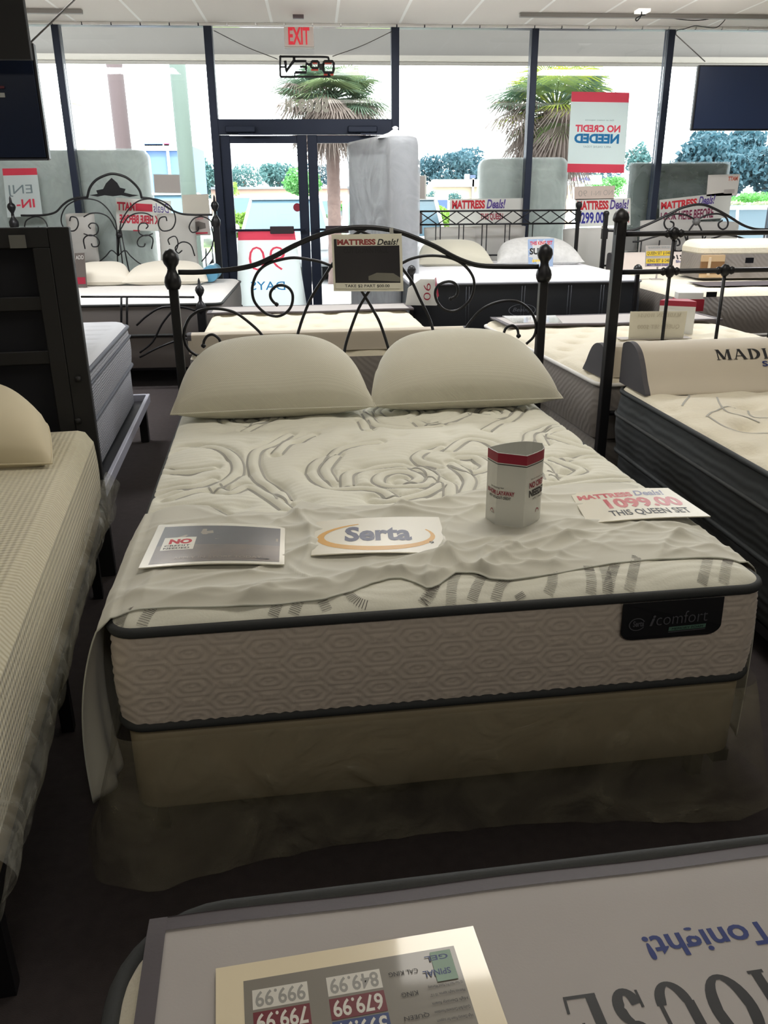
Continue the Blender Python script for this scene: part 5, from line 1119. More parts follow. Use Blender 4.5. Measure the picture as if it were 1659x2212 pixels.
a, b = at_y(1042, 350, YO), at_y(1228, 350, YO)
upright('pale plastic-wrapped mattress standing outside behind the lattice headboard', ((a[0] + b[0]) / 2, YO + .11, 0), b[0] - a[0], .20, at_y(1130, 342, YO)[2] - .005, 0, GW, z0=.003)
a, b = at_y(1372, 356, YO), at_y(1577, 356, YO)
upright('dark green-grey box spring in plastic standing outside the right window', ((a[0] + b[0]) / 2, YO + .10, 0), b[0] - a[0], .16, at_y(1470, 352, YO)[2] - .005, 0, GW3, r=.03, wrap=film('thin_polythene', (225, 228, 230), .3, .2, (3.5, .6, .05), .4), z0=.003)
# bagged pillows behind the headboards
BAG = paper('bagged_white', (216, 214, 210), .4)
for lb, x, y, w_, h_, yy in (('white bagged pillow stood behind the lattice headboard at left', 975, 538, .62, .46, 9.17), ('white bagged pillow stood behind the lattice headboard centre', 1075, 535, .62, .46, 9.17), ('bagged white pillow between the lattice bed and arched bed', 1275, 556, .66, .62, 9.17),
                             ('white bagged pillow behind the arch at back right, left of two', 1440, 528, .66, .52, 9.17), ('white bagged pillow behind the arch at back right, right of two', 1535, 530, .62, .50, 9.17), ('bagged white pillow behind the right side of the ornate bed', 385, 525, .40, .6, 9.17), ('bagged white pillow behind the left pillows of the ornate bed', 178, 515, .30, .5, 9.17)):
    c = at_y(x, y, yy); pillow('pillow', lb, (c[0], c[1] - .0, c[2]), w_, h_, .11, 0, R(86), BAG, seed=x % 7, droop=.05)
mb = MB(); c = at_y(1275, 620, 9.0); mb.box((c[0], 9.16, c[2] / 2 - .02), (.6, .11, c[2]), 0, 0, .02); tag(mb.build('carton', mat('carton_white', (190, 186, 176), .8)), 'pale carton on the floor under the bagged pillow between lattice and arched beds', 'box')
mb = MB(); c = at_y(1020, 560, 9.0); mb.box((at_y(1030, 560, 9.1)[0], 9.17, .31), (1.3, .10, .62), 0, 0, .02); tag(mb.build('window_ledge_box', mat('carton_white', (190, 186, 176), .8)), 'long pale box under the bagged pillows behind the lattice headboard', 'box')
mb = MB(); mb.box((at_y(1485, 560, 9.1)[0], 9.17, .26), (1.4, .10, .52), 0, 0, .02); tag(mb.build('window_ledge_box', mat('carton_white', (190, 186, 176), .8)), 'long pale box under the bagged pillows behind the arched headboard', 'box')
mb = MB(); mb.box((at_y(380, 560, 9.1)[0], 9.17, .36), (.5, .07, .72), 0, 0, .02); tag(mb.build('window_ledge_box', mat('carton_white', (190, 186, 176), .8)), 'pale box under the bagged pillow behind the ornate bed', 'box')

# ------------------------------------------------------------------ signs on the glass
def gs(pts, Y=WY - .015): return surf_quad(*[at_y(x, y, Y) for x, y in pts])
def stick(name, label, pts, items, mats, Y=WY - .015, **k): return sign(name, label, 'sign' if 'poster' not in name else 'poster', gs(pts, Y), items, mats, **k)
stick('window_poster', 'tall window poster with pink bands reading NO CREDIT NEEDED mirrored', ((1235, 198), (1360, 200), (1348, 374), (1225, 372)),
      [('rect', (0, .88, 1, 1), 1), ('rect', (0, 0, 1, .11), 1), ('text', (.10, .51, .88, .60), 1, dict(t='NO CREDIT', bold=.04, mirror=True)), ('text', (.09, .37, .87, .49), 2, dict(t='NEEDED', bold=.05, mirror=True)), ('text', (.26, .645, .76, .67), 3, dict(t='Get an instant response', mirror=True)), ('text', (.25, .315, .74, .34), 3, dict(t='APPLY ONLINE TODAY', mirror=True))], [PAPERT, PINKT, BLUET, GREYT])
stick('door_poster', 'door poster with pink band and 90 DAYS mirrored on the left door', ((514, 498), (636, 497), (664, 668), (512, 668)),
      [('rect', (-.0, .88, 1.0, 1), 1), ('text', (.18, .50, .78, .80), 1, dict(t='90', mirror=True, bold=-.02)), ('text', (.20, .25, .72, .36), 2, dict(t='DAYS', mirror=True))], [paper('poster_bright', (242, 246, 246), .65), PINKT, BLUET], Y=WY - .06)
stick('window_poster', 'window poster with pink band and mirrored ENJ lettering at far left', ((5, 364), (79, 363), (92, 465), (16, 470)),
      [('rect', (0, .86, 1, 1), 1), ('text', (.12, .42, .80, .66), 3, dict(t='ENJ', mirror=True)), ('text', (.30, .18, .82, .36), 1, dict(t='IN-', mirror=True, bold=.02))], [PAPERT, PINKT, BLUET, GREYT])
MD = [('text', (.03, .60, .60, .93), 1, dict(t='MATTRESS', bold=.05)), ('text', (.62, .60, .97, .96), 2, dict(t='Deals!', bold=.03, shear=.25))]
stick('deal_sign', 'deal sign with THIS QUEEN SET between lattice headboard and glass', ((972, 430), (1130, 428), (1128, 500), (970, 502)), [('text', (.03, .70, .48, .96), 1, dict(t='MATTRESS', bold=.05)), ('text', (.50, .70, .76, .98), 2, dict(t='Deals!', bold=.03, shear=.25)), ('text', (.42, .34, .73, .56), 3, dict(t='THIS QUEEN', bold=.03)), ('text', (.52, .02, .60, .14), 3, dict(t='SET', bold=.03))], [PAPERW, RED, PURP, CRIM])
stick('deal_sign', 'deal sign reading $299.00 behind the right capped post', ((1243, 430), (1362, 428), (1362, 486), (1243, 490)), MD + [('text', (.02, .05, .52, .52), 3, dict(t='$299.00', bold=.03)), ('text', (.75, .08, .97, .50), 1, dict(t='TWIN'))], [PAPERW, RED, PURP, mat('print_royal', (50, 52, 150), .5)])
stick('deal_sign', 'deal sign reading LOOK HERE BEFORE at the right window', ((1425, 432), (1582, 414), (1574, 470), (1424, 482)), [('text', (.02, .58, .52, .90), 1, dict(t='MATTRESS', bold=.05)), ('text', (.54, .60, .77, .96), 2, dict(t='Deals!', bold=.03, shear=.25)), ('text', (.02, .05, .77, .45), 3, dict(t='LOOK HERE BEFORE', bold=.03))], [PAPERW, RED, PURP, mat('print_plum', (120, 34, 70), .5)])
stick('deal_sign', 'deal sign seen from behind in the ornate scroll bed headboard', ((250, 427), (369, 434), (371, 500), (252, 497)), [('rect', (.35, .62, .66, .86), 1), ('text', (.02, .62, .34, .88), 1, dict(t='TTAM', bold=.05)), ('text', (.68, .60, .96, .9), 2, dict(t='Deals', shear=.2, mirror=True)), ('text', (.06, .22, .98, .50), 1, dict(t='LOOK HERE BEFORE', mirror=True, bold=.05)), ('rect', (.30, -.02, .42, .02), 1)], [PAPERW, mat('print_rose', (196, 50, 70), .5), PURP], Y=9.22)
stick('paper_notice', 'blank beige notice in clear sleeve on the glass left of the door', ((331, 376), (388, 377), (391, 418), (334, 417)), [('rect', (.02, .03, .98, .96), 1)], [mat('clear_sleeve', (190, 204, 204), .3), PAPERG])
stick('paper_notice', 'cream notice taped above a printed one beside the left door', ((393, 421), (450, 419), (454, 463), (395, 464)), [], [mat('notice_cream', (200, 196, 184), .7)])
stick('paper_notice', 'small notice with a printed photo and red heading beside the left door', ((394, 466), (450, 464), (455, 508), (398, 510)), [('text', (.1, .78, .8, .9), 1, dict(t='ON SALE NOW')), ('blob', [(.12, .5), (.3, .66), (.6, .7), (.85, .6), (.85, .35), (.4, .25), (.12, .32)], 2), ('rect', (.1, .08, .9, .16), 1)], [PAPERG, mat('print_rose', (196, 50, 70), .5), mat('photo_grey', (110, 104, 100), .6)])
stick('paper_notice', 'grey notice in white frame right of the narrow upright mattress', ((896, 379), (921, 379), (921, 431), (895, 430)), [('rect', (.0, .03, .88, .97), 1)], [PAPERW, PAPERG])
stick('paper_notice', 'pale pink notice with mirrored 90 above the $299.00 sign', ((1241, 403), (1329, 401), (1326, 430), (1240, 432)), [('text', (.10, .25, .32, .70), 1, dict(t='90', mirror=True)), ('text', (.42, .3, .66, .65), 1, dict(t='IN-1', mirror=True)), ('text', (.72, .3, .95, .7), 1, dict(t='NO', mirror=True))], [mat('notice_pink', (212, 196, 186), .7), mat('notice_print', (178, 168, 160), .7)])
stick('paper_notice', 'pale notice with mirrored red MATT at the top right window', ((1530, 378), (1599, 376), (1592, 422), (1526, 424)), [('text', (.64, .70, .94, .90), 1, dict(t='MATT', mirror=True, bold=.04)), ('rect', (.55, .1, .9, .3), 2)], [mat('notice_white', (212, 208, 202), .7), mat('notice_orange', (200, 96, 70), .6), PAPERG])
stick('paper_notice', 'brown backed notice beside the narrow upright mattress', ((893, 455), (912, 456), (912, 505), (893, 506)), [], [mat('notice_brown', (104, 92, 90), .7)])
stick('paper_notice', 'small grey card on the glass below the $299.00 sign', ((1338, 506), (1376, 505), (1375, 542), (1338, 543)), [('rect', (.03, .03, .97, .97), 1)], [PAPERG, mat('notice_slate', (128, 128, 126), .7)])
# address letters on the door transom, seen in reverse
mb = MB(); S = gs(((616, 213), (712, 213), (712, 243), (616, 243)), WY - .007)
LT = paper('vinyl_letters', (176, 172, 160), .3)
put_text(mb, 'H', (0, 0, .15, 1), lambda a, b: S(a, b), 0, bold=.05)
for i, ch in enumerate('9065'): put_text(mb, ch, (.30 + .175 * i, 0, .46 + .175 * i, 1), lambda a, b: S(a, b), 0, bold=.05, mirror=True)
tag(mb.build('address_lettering', LT), 'pale address letters stuck on the transom glass above the doors', 'lettering')
# exit sign
c = at_y(645, 80, 8.8); rt = thing('exit_sign', 'white exit sign with red EXIT letters hung from the ceiling', 'exit sign', (c[0], 8.8, c[2] - .14))
q = [at_y(x, y, 8.8) for x, y in ((613, 57), (677, 57), (677, 101), (613, 101))]; zt = min(q[0][2], CH - .03)
mb = MB(); ww = q[1][0] - q[0][0]; hh = zt - q[2][2]; cx_ = (q[0][0] + q[1][0]) / 2; mb.box((cx_, 8.82, zt - hh / 2), (ww, .035, hh), 0, 0, .004); mb.build('sign_body', mat('exit_body', (226, 214, 208), .6), rt)
mb = MB(); put_text(mb, 'EXIT', (0, 0, 1, 1), lambda a, b: V(cx_ - ww * .36 + ww * .72 * a, 8.795, zt - hh + hh * (.10 + .86 * b)), 0, bold=.025); mb.build('exit_letters', mat('exit_red', (216, 44, 60), .4, emit=.4), rt)
mb = MB(); mb.box((cx_, 8.82, zt - hh - .008), (ww * 1.02, .04, .012)); mb.build('lower_trim', PAPERW, rt); mb = MB(); mb.box((cx_, 8.82, CH - .015), (.1, .05, .03)); mb.build('ceiling_mount', mat('exit_mount', (110, 96, 100), .6), rt)
# neon OPEN sign seen from behind
NY = WY - .07; kx = 1659 / 150.
nq = lambda x, y: at_y(x / kx + 590, y / kx + 110, NY)
rt = thing('neon_sign', 'unlit neon OPEN sign seen from behind hanging above the doors', 'sign', tuple(nq(800, 620)))
NB = mat('neon_backing', (18, 18, 22), .5)
mb = MB(); mb.tube(catmull([nq(*p) for p in ((1330,230),(1320,175),(1260,145),(800,140),(210,135),(170,160),(170,560),(200,610),(260,618),(1290,612),(1325,570),(1330,510))], 3), .010, n=6); mb.build('frame_wire', NB, rt)
for nm, pts, r_ in (('tube_n', [(285,235),(300,330),(300,500),(500,230),(500,150)], .014), ('tube_e', [(520,245),(785,245),(790,380),(640,378)], .013), ('tube_e_lower', [(785,378),(785,515),(520,515)], .013), ('tube_link', [(790,300),(860,330),(905,300)], .012), ('tube_p', [(905,280),(940,250),(1060,250),(1090,280),(1090,380),(1060,408),(940,408),(905,380),(905,280)], .013), ('tube_o', [(1200,290),(1230,250),(1420,250),(1445,290),(1445,470),(1420,518),(1230,518),(1200,470),(1200,290)], .014), ('brace', [(170,385),(285,385)], .009), ('brace', [(515,515),(515,612)], .007)):
    mb = MB(); mb.tube([nq(*p) for p in pts], r_, n=6); mb.build(nm if nm in ('brace',) else 'neon_tube', NB, rt)
a, b = nq(1100, 310), nq(1200, 460); mb = MB(); mb.box(tuple((a + b) / 2), (abs(b[0] - a[0]), .02, abs(a[2] - b[2])), 0); mb.build('transformer', NB, rt)
mb = MB()
for x0_, y0_, x1_, y1_ in ((945,265,1055,310),(905,435,1080,475),(1225,270,1400,312),(1210,545,1300,590),(1370,545,1440,590)): a, b = nq(x0_, y0_), nq(x1_, y1_); mb.box(tuple((a + b) / 2), (b[0] - a[0], .012, a[2] - b[2]))
mb.build('red_glass', paper('red_tube', (230, 110, 95), .5), rt)
for x0_, y0_, x1_, y1_ in ((462, 66, 600, 128), (718, 122, 846, 68)):
    a, b = at_y(x0_, y0_, NY), at_y(x1_, y1_, NY); mb = MB(); m_ = (a + b) / 2; m_[2] -= .015; mb.tube(catmull([a, m_, b], 6), .004, n=5); mb.build('hanging_chain', mat('chain_grey', (110, 108, 106), .5, .5), rt)
# screens
def tv(name, label, q, Y, yaw=0, chains=()):
    rt = thing(name, label, 'television', tuple((q[2] + q[3]) / 2), yaw)
    c = sum(q) / 4; ww = np.linalg.norm(q[1] - q[0]); hh = q[0][2] - q[3][2]
    mb = MB(); mb.box(tuple(c + V(0, .03, 0)), (ww, .05, hh), 0, yaw, .008); mb.build('housing', BLACKPL, rt)
    mb = MB(); mb.box(tuple(c + V(0, .0, 0)), (ww - .03, .012, hh - .03), 0, yaw); mb.build('screen', mat('dark_screen', (26, 38, 62), .3), rt)
    for p0_, p1_ in chains: mb = MB(); mb.tube([p0_, p1_], .005, n=5); mb.build('hanging_wire', mat('chain_grey', (110, 108, 106), .5, .5), rt)
    return rt
Y = 8.5; a, b, d = at_y(1510, 140, Y), at_y(1508, 282, Y), at_y(1700, 141, Y)
q = [a, V(a[0] + 1.22, Y, a[2]), V(a[0] + 1.22, Y, b[2]), V(a[0], Y, b[2])]
tv('television', 'black television hung in front of the right window', q, Y, 0, [(at_y(1460, 75, Y), at_y(1523, 133, Y)), (V(a[0] + .9, Y + .03, a[2]), V(a[0] + .9, Y + .03, CH))])
mb = MB(); p = catmull([at_y(1460, 75, 8.62), at_y(1462, 66, 8.62), at_y(1480, 62, 8.62), at_y(1500, 56, 8.63), at_y(1520, 58, 8.63), at_y(1545, 60, 8.64), at_y(1560, 50, 8.65), at_y(1573, 33, 8.66)], 5); mb.tube(p, .004, n=5); tag(mb.build('loose_cable', BLACKPL), 'loose black cable drooping under the ceiling at the right', 'cable')
mb = MB(); p = catmull([at_y(1428, 35, 8.64), at_y(1470, 42, 8.64), at_y(1510, 44, 8.64), at_y(1555, 36, 8.64)], 5); mb.tube(p, .004, n=5); tag(mb.build('loose_cable', BLACKPL), 'black cable sagging along the ceiling conduit at the right', 'cable')
mb = MB(); p = catmull([at_y(1386, 20, 8.4), at_y(1385, 34, 8.4), at_y(1376, 45, 8.4), at_y(1374, 40, 8.4), at_y(1384, 34, 8.4), at_y(1394, 32, 8.4)], 5); mb.tube(p, .006, n=5); tag(mb.build('cable_hook', BLACKPL), 'black cable loop hanging from the small ceiling lamp', 'cable')
p = at_z(1388, 21, CH); mb = MB(); mb.box((p[0], p[1], CH - .012), (.11, .12, .024)); tag(mb.build('ceiling_spot', mat('spot_white', (250, 248, 240), .5, emit=.8)), 'small white square lamp in the ceiling at the right', 'ceiling light')
for (x0_, x1_), yy, lb in (((at_z(1120, 30, CH)[0], 5.6), 8.63, 'long grey conduit across the ceiling on the right'), ((-2.75, at_z(182, 24, CH)[0]), 8.66, 'short grey conduit across the ceiling on the left')):
    mb = MB(); mb.box(((x0_ + x1_) / 2, yy, CH - .018), (x1_ - x0_, .05, .036), 0, 0, .004); tag(mb.build('conduit', mat('conduit_grey', (150, 146, 142), .6)), lb, 'conduit')
Y = 5.2; a, b, c = at_y(75, 130, Y), at_y(106, 346, Y), at_y(67, 90, Y)
xr_ = (a[0] + b[0]) / 2; q = [V(xr_ - 1.1, Y, c[2]), V(xr_, Y, c[2]), V(xr_, Y, b[2]), V(xr_ - 1.1, Y, b[2])]
t_ = tv('television', 'dark television hung at the upper left edge', q, Y, 0, [(V(xr_ - .02, Y + .03, c[2]), V(xr_ + .42, Y + 1.2, CH)), (V(xr_ - .25, Y + .03, c[2] - .2), V(xr_ - .25, Y + .03, CH))])
mb = MB(); p = at_y(0, 205, Y - .02); mb.box((p[0] - .0, Y - .012, p[2]), (.045, .006, .022)); mb.build('white_label', PAPERW, t_); p = at_y(0, 188, Y - .02); mb = MB(); mb.box((p[0] - .0, Y - .012, p[2]), (.04, .006, .012)); mb.build('red_label', mat('label_red', (110, 50, 60), .6), t_)
Y = 5.05; a, b = at_y(53, 0, Y), at_y(69, 130, Y); xq = (a[0] + b[0]) / 2
mb = MB(); mb.box((xq - .8, Y, (b[2] + CH) / 2), (1.6, .04, CH - b[2]), 0, 0, .003); tag(mb.build('hanging_board', GREYW), 'plain grey board hanging from the ceiling at the top left', 'board')

# ------------------------------------------------------------------ outside
GZ = -.12
mb = MB(); mb.grid([[(-60, WY + 6, GZ), (80, WY + 6, GZ)], [(-60, 160, GZ), (80, 160, GZ)]], smooth=False); struct('ground', mb, mat('asphalt', (120, 120, 122), .9, noise=(2, .15)))
mb = MB(); mb.box((6, WY + 3.05, -.07), (60, 6.0, .14)); struct('sidewalk', mb, mat('concrete', (196, 190, 182), .9, noise=(3, .1)))
FA = at_y(800, 132, 12.0)[2]
mb = MB(); mb.box((1, 12.2, FA + .6), (26, .35, 1.2)); mb.box((1, 10.8, FA + 1.1), (26, 3.2, .15)); struct('canopy', mb, mat('stucco_canopy', (122, 118, 114), .9, noise=(1.2, .08)))
mb = MB(); mb.box((1, 12.0, FA + .03), (26, .12, .06)); struct('trim_%d' % k, mb, mat('canopy_trim', (150, 144, 136), .8)); k += 1
for lb, x0_, x1_, w_, cc_ in (('brown pole outside the left window', 240, 266, .26, (84, 72, 74)), ('grey-green pole outside the left window', 376, 402, .26, (92, 106, 100))):
    a = at_y(x0_, 140, 15); b = at_y(x1_ if x0_ > 300 else 270, 330, 15); mb = MB(); mb.tube([(b[0], 15, GZ), (b[0] + (a[0] - b[0]) * .2, 15, 2.2), ((a[0] + b[0]) / 2, 15, 7)], w_ / 2, n=14); tag(mb.build('pole', mat('pole_%d' % x0_, cc_, .8)), lb, 'pole')
def leaf_mat(name, c, tr=.35):
    m = paper(name, c, tr, .6); return m
def foliage(mb, c, rad, n, size, rs, m=0, gap=.0):
    for i in range(n):
        d = rs.normal(size=3); d /= np.linalg.norm(d); rr = (.55 + .45 * rs.rand() ** .5); p = np.array(c) + d * np.array(rad) * rr * (1 + .12 * math.sin(5 * d[0] + 3 * d[2] * 2))
        a = rs.normal(size=3); a /= np.linalg.norm(a); b = np.cross(a, rs.normal(size=3)); b /= np.linalg.norm(b) + 1e-9; s_ = size * (.6 + .8 * rs.rand())
        mb.add([p - a * s_, p - b * s_ * .5, p + a * s_, p + b * s_ * .5], [[0, 1, 2, 3]], m, False)
def tree(label, x, ytop, ybot, wpx, Y, col, seed, n=1100, lobes=7, name='tree', trunk=True, group=None):
    rs = np.random.RandomState(seed); t_, b_ = at_y(x, ytop, Y), at_y(x, ybot, Y); ww = wpx * Y / F_PX * 1.02; hh = t_[2] - b_[2]
    rt = thing(name, label, 'tree' if trunk else 'shrub', (t_[0], Y, GZ), 0, group); mb = MB()
    for i in range(lobes):
        a = rs.rand() * 6.28; e = rs.rand(); foliage(mb, (t_[0] + math.cos(a) * ww * .30, Y + math.sin(a) * ww * .25, b_[2] + hh * (.22 + .56 * e)), (ww * (.26 - .08 * e), ww * .25, hh * .22), n // lobes, max(.05, hh * .05), rs)
    foliage(mb, (t_[0], Y, b_[2] + hh * .42), (ww * .36, ww * .3, hh * .42), n // 2, hh * .055, rs)
    mb.build('crown', leaf_mat('leaf_%d_%d_%d' % col, col), rt)
    if trunk and b_[2] > GZ + .3: mb = MB(); mb.tube([(t_[0], Y, GZ), (t_[0], Y, b_[2] + hh * .4)], [ww * .04, ww * .025], n=8); mb.build('trunk', mat('bark', (96, 80, 70), .9), rt)
    return rt
TE = (74, 112, 112); DK = (58, 92, 104); GRN = (92, 150, 84); LG = (132, 170, 74)
for i, (lb, x, yt, yb, w_, Y, cc_, nn) in enumerate([
    ('rounded teal tree seen through the left door', 525, 350, 412, 110, 74, TE, 1500), ('tall teal tree left of the middle door stile', 598, 338, 415, 75, 78, TE, 1400), ('bright green tree behind the middle door stile', 652, 358, 428, 75, 45, GRN, 1600), ('dark tree right of the middle door stile', 690, 345, 405, 60, 78, DK, 1000),
    ('teal tree beyond the notice left of the door', 345, 325, 400, 110, 64, DK, 1500), ('teal tree between the pole and the door frame', 425, 328, 430, 80, 66, TE, 1600), ('tree right at the door frame on the left side', 452, 352, 430, 60, 76, TE, 1000),
    ('broad dark blue-green tree right of the upright mattress', 985, 316, 405, 150, 60, DK, 2600), ('dark tree touching the narrow upright mattress', 915, 330, 400, 70, 60, DK, 1200), ('dark tree behind the pale upright mattress', 1070, 335, 400, 100, 64, DK, 1200), ('small tree in front of the white-roofed building, left', 925, 410, 452, 34, 40, TE, 500), ('small tree in front of the white-roofed building, centre', 985, 410, 448, 30, 40, TE, 500),
    ('sparse tree between the poster and the right mullion', 1385, 305, 400, 60, 50, TE, 1000), ('light green shrub tree beside the shop board', 1312, 374, 425, 80, 34, GRN, 1400), ('dark tree behind the window poster', 1290, 335, 400, 100, 60, DK, 900),
    ('large dark tree outside the right window', 1580, 272, 420, 200, 48, DK, 4200), ('dark tree left of the large one at the right window', 1500, 312, 410, 100, 50, DK, 1600), ('dark tree at the right edge of the window view', 1668, 290, 420, 120, 46, DK, 1800)]):
    tree(lb, x, yt, yb, w_, Y, cc_, 40 + i, nn)
for i, (lb, x, yt, yb, w_, Y, cc_, nn) in enumerate([('yellow-green shrub in front of the left door', 515, 446, 520, 60, 20, LG, 1500), ('yellow-green shrub outside left of the lattice headboard', 945, 440, 500, 85, 17, LG, 1800), ('tiny yellow shrub tree by the left door frame', 502, 392, 425, 22, 40, LG, 300),
    ('trimmed bright hedge outside the right window, upper', 1640, 410, 440, 110, 30, GRN, 2200), ('pale flowering hedge outside the right window, lower', 1625, 436, 462, 120, 20, (150, 160, 130), 1800), ('clipped green hedge right of the palm trunk', 738, 437, 456, 26, 32, GRN, 500), ('shrub beside the middle door stile', 693, 452, 480, 26, 24, (110, 140, 110), 500)]):
    tree(lb, x, yt, yb, w_, Y, cc_, 90 + i, nn, name='shrub', trunk=True)
# fan palms
def palm(label, x, Y, ytop, ybot, wpx, seed, green, nf=46, trx=None, tw=.11):
    rs = np.random.RandomState(seed); T_, B_ = at_y(x, ytop, Y), at_y(x, ybot, Y); rad = wpx * Y / F_PX / 2; cz = T_[2] * .45 + B_[2] * .55; hh = (T_[2] - B_[2]) / 2
    tx = at_y(trx or x, (ytop + ybot) / 2 + 60, Y)[0]; rt = thing('fan_palm', label, 'palm tree', (tx, Y, GZ))
    mb = MB(); zs = np.linspace(GZ, cz, 24); mb.grid([[(tx + (tw * (1 + .06 * (i % 2)) + .04 * math.exp(-(z - GZ) * 2)) * math.cos(a), Y + tw * math.sin(a), z) for a in np.linspace(0, 2 * math.pi, 15)[:-1]] for i, z in enumerate(zs)], closed=True); mb.build('trunk', mat('palm_trunk', (112, 94, 90), .9, noise=(14, .3)), rt)
    gm = [leaf_mat('palm_%d_%d_%d' % g, g, .45) for g in green]; dm = leaf_mat('palm_dead', (118, 106, 100), .35)
    c = V(tx * .5 + T_[0] * .5, Y, cz)
    for i in range(nf):
        az = rs.rand() * 2 * math.pi; el = -1.35 + 2.6 * (i / nf) + rs.normal() * .1; dead = el < -.75 + rs.rand() * 1.0 or rs.rand() < .14
        d = V(math.cos(az) * math.cos(el), math.sin(az) * math.cos(el), math.sin(el)); L1 = rad * (.30 + .30 * rs.rand()); L2 = rad * .5 * (.8 + .35 * rs.rand())
        sc = V(1, 1, hh / rad); p0 = c; p1 = c + d * L1 * sc; side = np.cross(d, V(0, 0, 1)); side /= np.linalg.norm(side) + 1e-9; up = np.cross(side, d); mb = MB(); mb.tube([p0, p1], .012, n=4)
        nb = 26
        for j in range(nb):
            a = (j / (nb - 1) - .5) * 3.6; bd = d * math.cos(a) + side * math.sin(a); bd = bd + V(0, 0, -.25 if not dead else -.5); Lb = L2 * (1 - .25 * abs(a) / 1.8) * (.85 + .3 * rs.rand()); wd_ = np.cross(bd, up); wd_ /= np.linalg.norm(wd_) + 1e-9; w0 = .013
            m1 = p1 + bd * sc * Lb * .5; m2 = p1 + bd * sc * Lb + V(0, 0, -Lb * (.15 if not dead else .3))
            mb.add([p1, m1 - wd_ * w0, m2, m1 + wd_ * w0], [[0, 1, 2, 3]], 0, False)
        mb.build('frond', dm if dead else gm[rs.randint(len(gm))], rt)
    return rt
palm('fan palm with grey-brown dead fronds above the double doors', 706, 15.5, 84, 318, 300, 3, [(92, 110, 82), (110, 126, 88), (84, 106, 88)], trx=717, nf=120)
palm('larger fan palm with yellow-green top right of the centre', 1208, 14, 60, 372, 350, 5, [(106, 126, 78), (158, 170, 66), (78, 102, 82), (78, 102, 82)], nf=130, trx=1203, tw=.22)
# cars
def car(label, x, Y, yaw, zroof, L=4.6, W_=1.85, col=(206, 210, 214), kind='suv', mirrors=True, z0=GZ):
    """x: world x of centre. length runs along local +y (nose at -y)"""
    rt = thing('car', label, 'car', (x, Y, z0), yaw); cs, sn = math.cos(yaw), math.sin(yaw); P = lambda a, b, c: V(x + a * cs - b * sn, Y + a * sn + b * cs, z0 + c)
    H_ = zroof - z0; h = L / 2; belt = H_ * .58; paint = mat('car_paint_%d' % col[0], col, .25, coat=1); gl_ = mat('car_glass', (66, 92, 106), .15, coat=.3)
    side = [(-h, .42), (-h + .05, .62), (-h + .2, belt * .86), (-h + 1.15, belt), (h - .15, belt), (h, belt * .8), (h, .42), (h - .1, .3), (-h + .1, .3)]
    def loft(prof, wd, top=None):
        A = []
        for s_, kx_ in ((-1, .0), (-.97, .02), (-.85, .0), (.85, .0), (.97, .02), (1, .0)):
            A.append([P(s_ * wd / 2, a * (1 - (.03 if abs(s_) > .9 else 0)), b * (1 if abs(s_) < .98 else 1) - (.03 if abs(s_) > .98 and b > belt * .9 else 0)) for a, b in prof])
        return A
    mb = MB(); A = loft(side, W_); mb.grid(A, closed=True); mb.add(A[0][::-1], [list(range(len(side)))], 0, False); mb.add(A[-1], [list(range(len(side)))], 0, False); mb.build('body', paint, rt)
    a0, a1 = -h + 1.2, (h - .25 if kind == 'suv' else h - .9); gb = [(a0, belt), (a0 + .75, H_ - .03), (a1 - (.25 if kind == 'suv' else .6), H_ - .02), (a1, belt)]
    def ins(t, s_): return (W_ / 2 - .06 - .16 * t) * s_
    mb = MB(); n = len(gb); A = [[P(ins((b - belt) / (H_ - belt), s_), a, b) for a, b in gb] for s_ in (-1, 1)]; mb.grid(A, 0, False); mb.build('window_band', gl_, rt)
    for A_ in A: pass
    mb = MB(); mb.add(A[0][::-1], [[0, 1, 2, 3]], 0, False); mb.add(A[1], [[0, 1, 2, 3]], 0, False); mb.build('side_window', gl_, rt)
    mb = MB(); r0, r1 = gb[1], gb[2]; mb.box(tuple(P(0, (r0[0] + r1[0]) / 2, H_ - .01)), (W_ - .42, r1[0] - r0[0] + .12, .05), 0, yaw, .02)
    for s_ in (-1, 1):
        for q0, q1 in ((gb[0], gb[1]), (gb[2], gb[3])): mb.tube([P(ins(0, s_), q0[0], q0[1]) if q0[1] < belt + .01 else P(ins(1, s_), q0[0], q0[1]), P(ins(1, s_), q1[0], q1[1]) if q1[1] > belt + .01 else P(ins(0, s_), q1[0], q1[1])], .035, n=6)
        mid = (r0[0] + r1[0]) / 2; mb.tube([P(ins(0, s_), mid, belt), P(ins(1, s_), mid, H_ - .02)], .03, n=6); mb.tube([P(ins(1, s_), r0[0], H_ - .02), P(ins(1, s_), r1[0], H_ - .02)], .03, n=6)
    mb.build('roof', paint, rt)
    for s_ in (-1, 1):
        for b in (-h + .85, h - .9):
            mb = MB(); mb.tube([P(s_ * (W_ / 2 - .22), b, .33), P(s_ * (W_ / 2 + .01), b, .33)], .33, n=20); mb.tube([P(s_ * (W_ / 2), b, .33), P(s_ * (W_ / 2 + .02), b, .33)], .2, m=1, n=14); mb.build('wheel', [mat('tyre', (26, 26, 28), .8), mat('hub', (170, 172, 176), .3, .8)], rt)
        if mirrors: mb = MB(); mb.box(tuple(P(s_ * (W_ / 2 + .12), a0 + .25, belt + .08)), (.22, .14, .16), 0, yaw, .04); mb.build('mirror', paint, rt)
        mb = MB(); mb.box(tuple(P(s_ * (W_ / 2 - .28), -h + .03, .68)), (.38, .06, .14), 0, yaw, .02); mb.build('headlight', mat('lamp_clear', (210, 216, 220), .1, coat=1), rt)
        mb = MB(); mb.box(tuple(P(s_ * (W_ / 2 - .14), h + .0, belt * .86)), (.2, .06, .26), 0, yaw, .02); mb.build('tail_light', mat('lamp_red', (215, 30, 50), .2, coat=1), rt)
    return rt
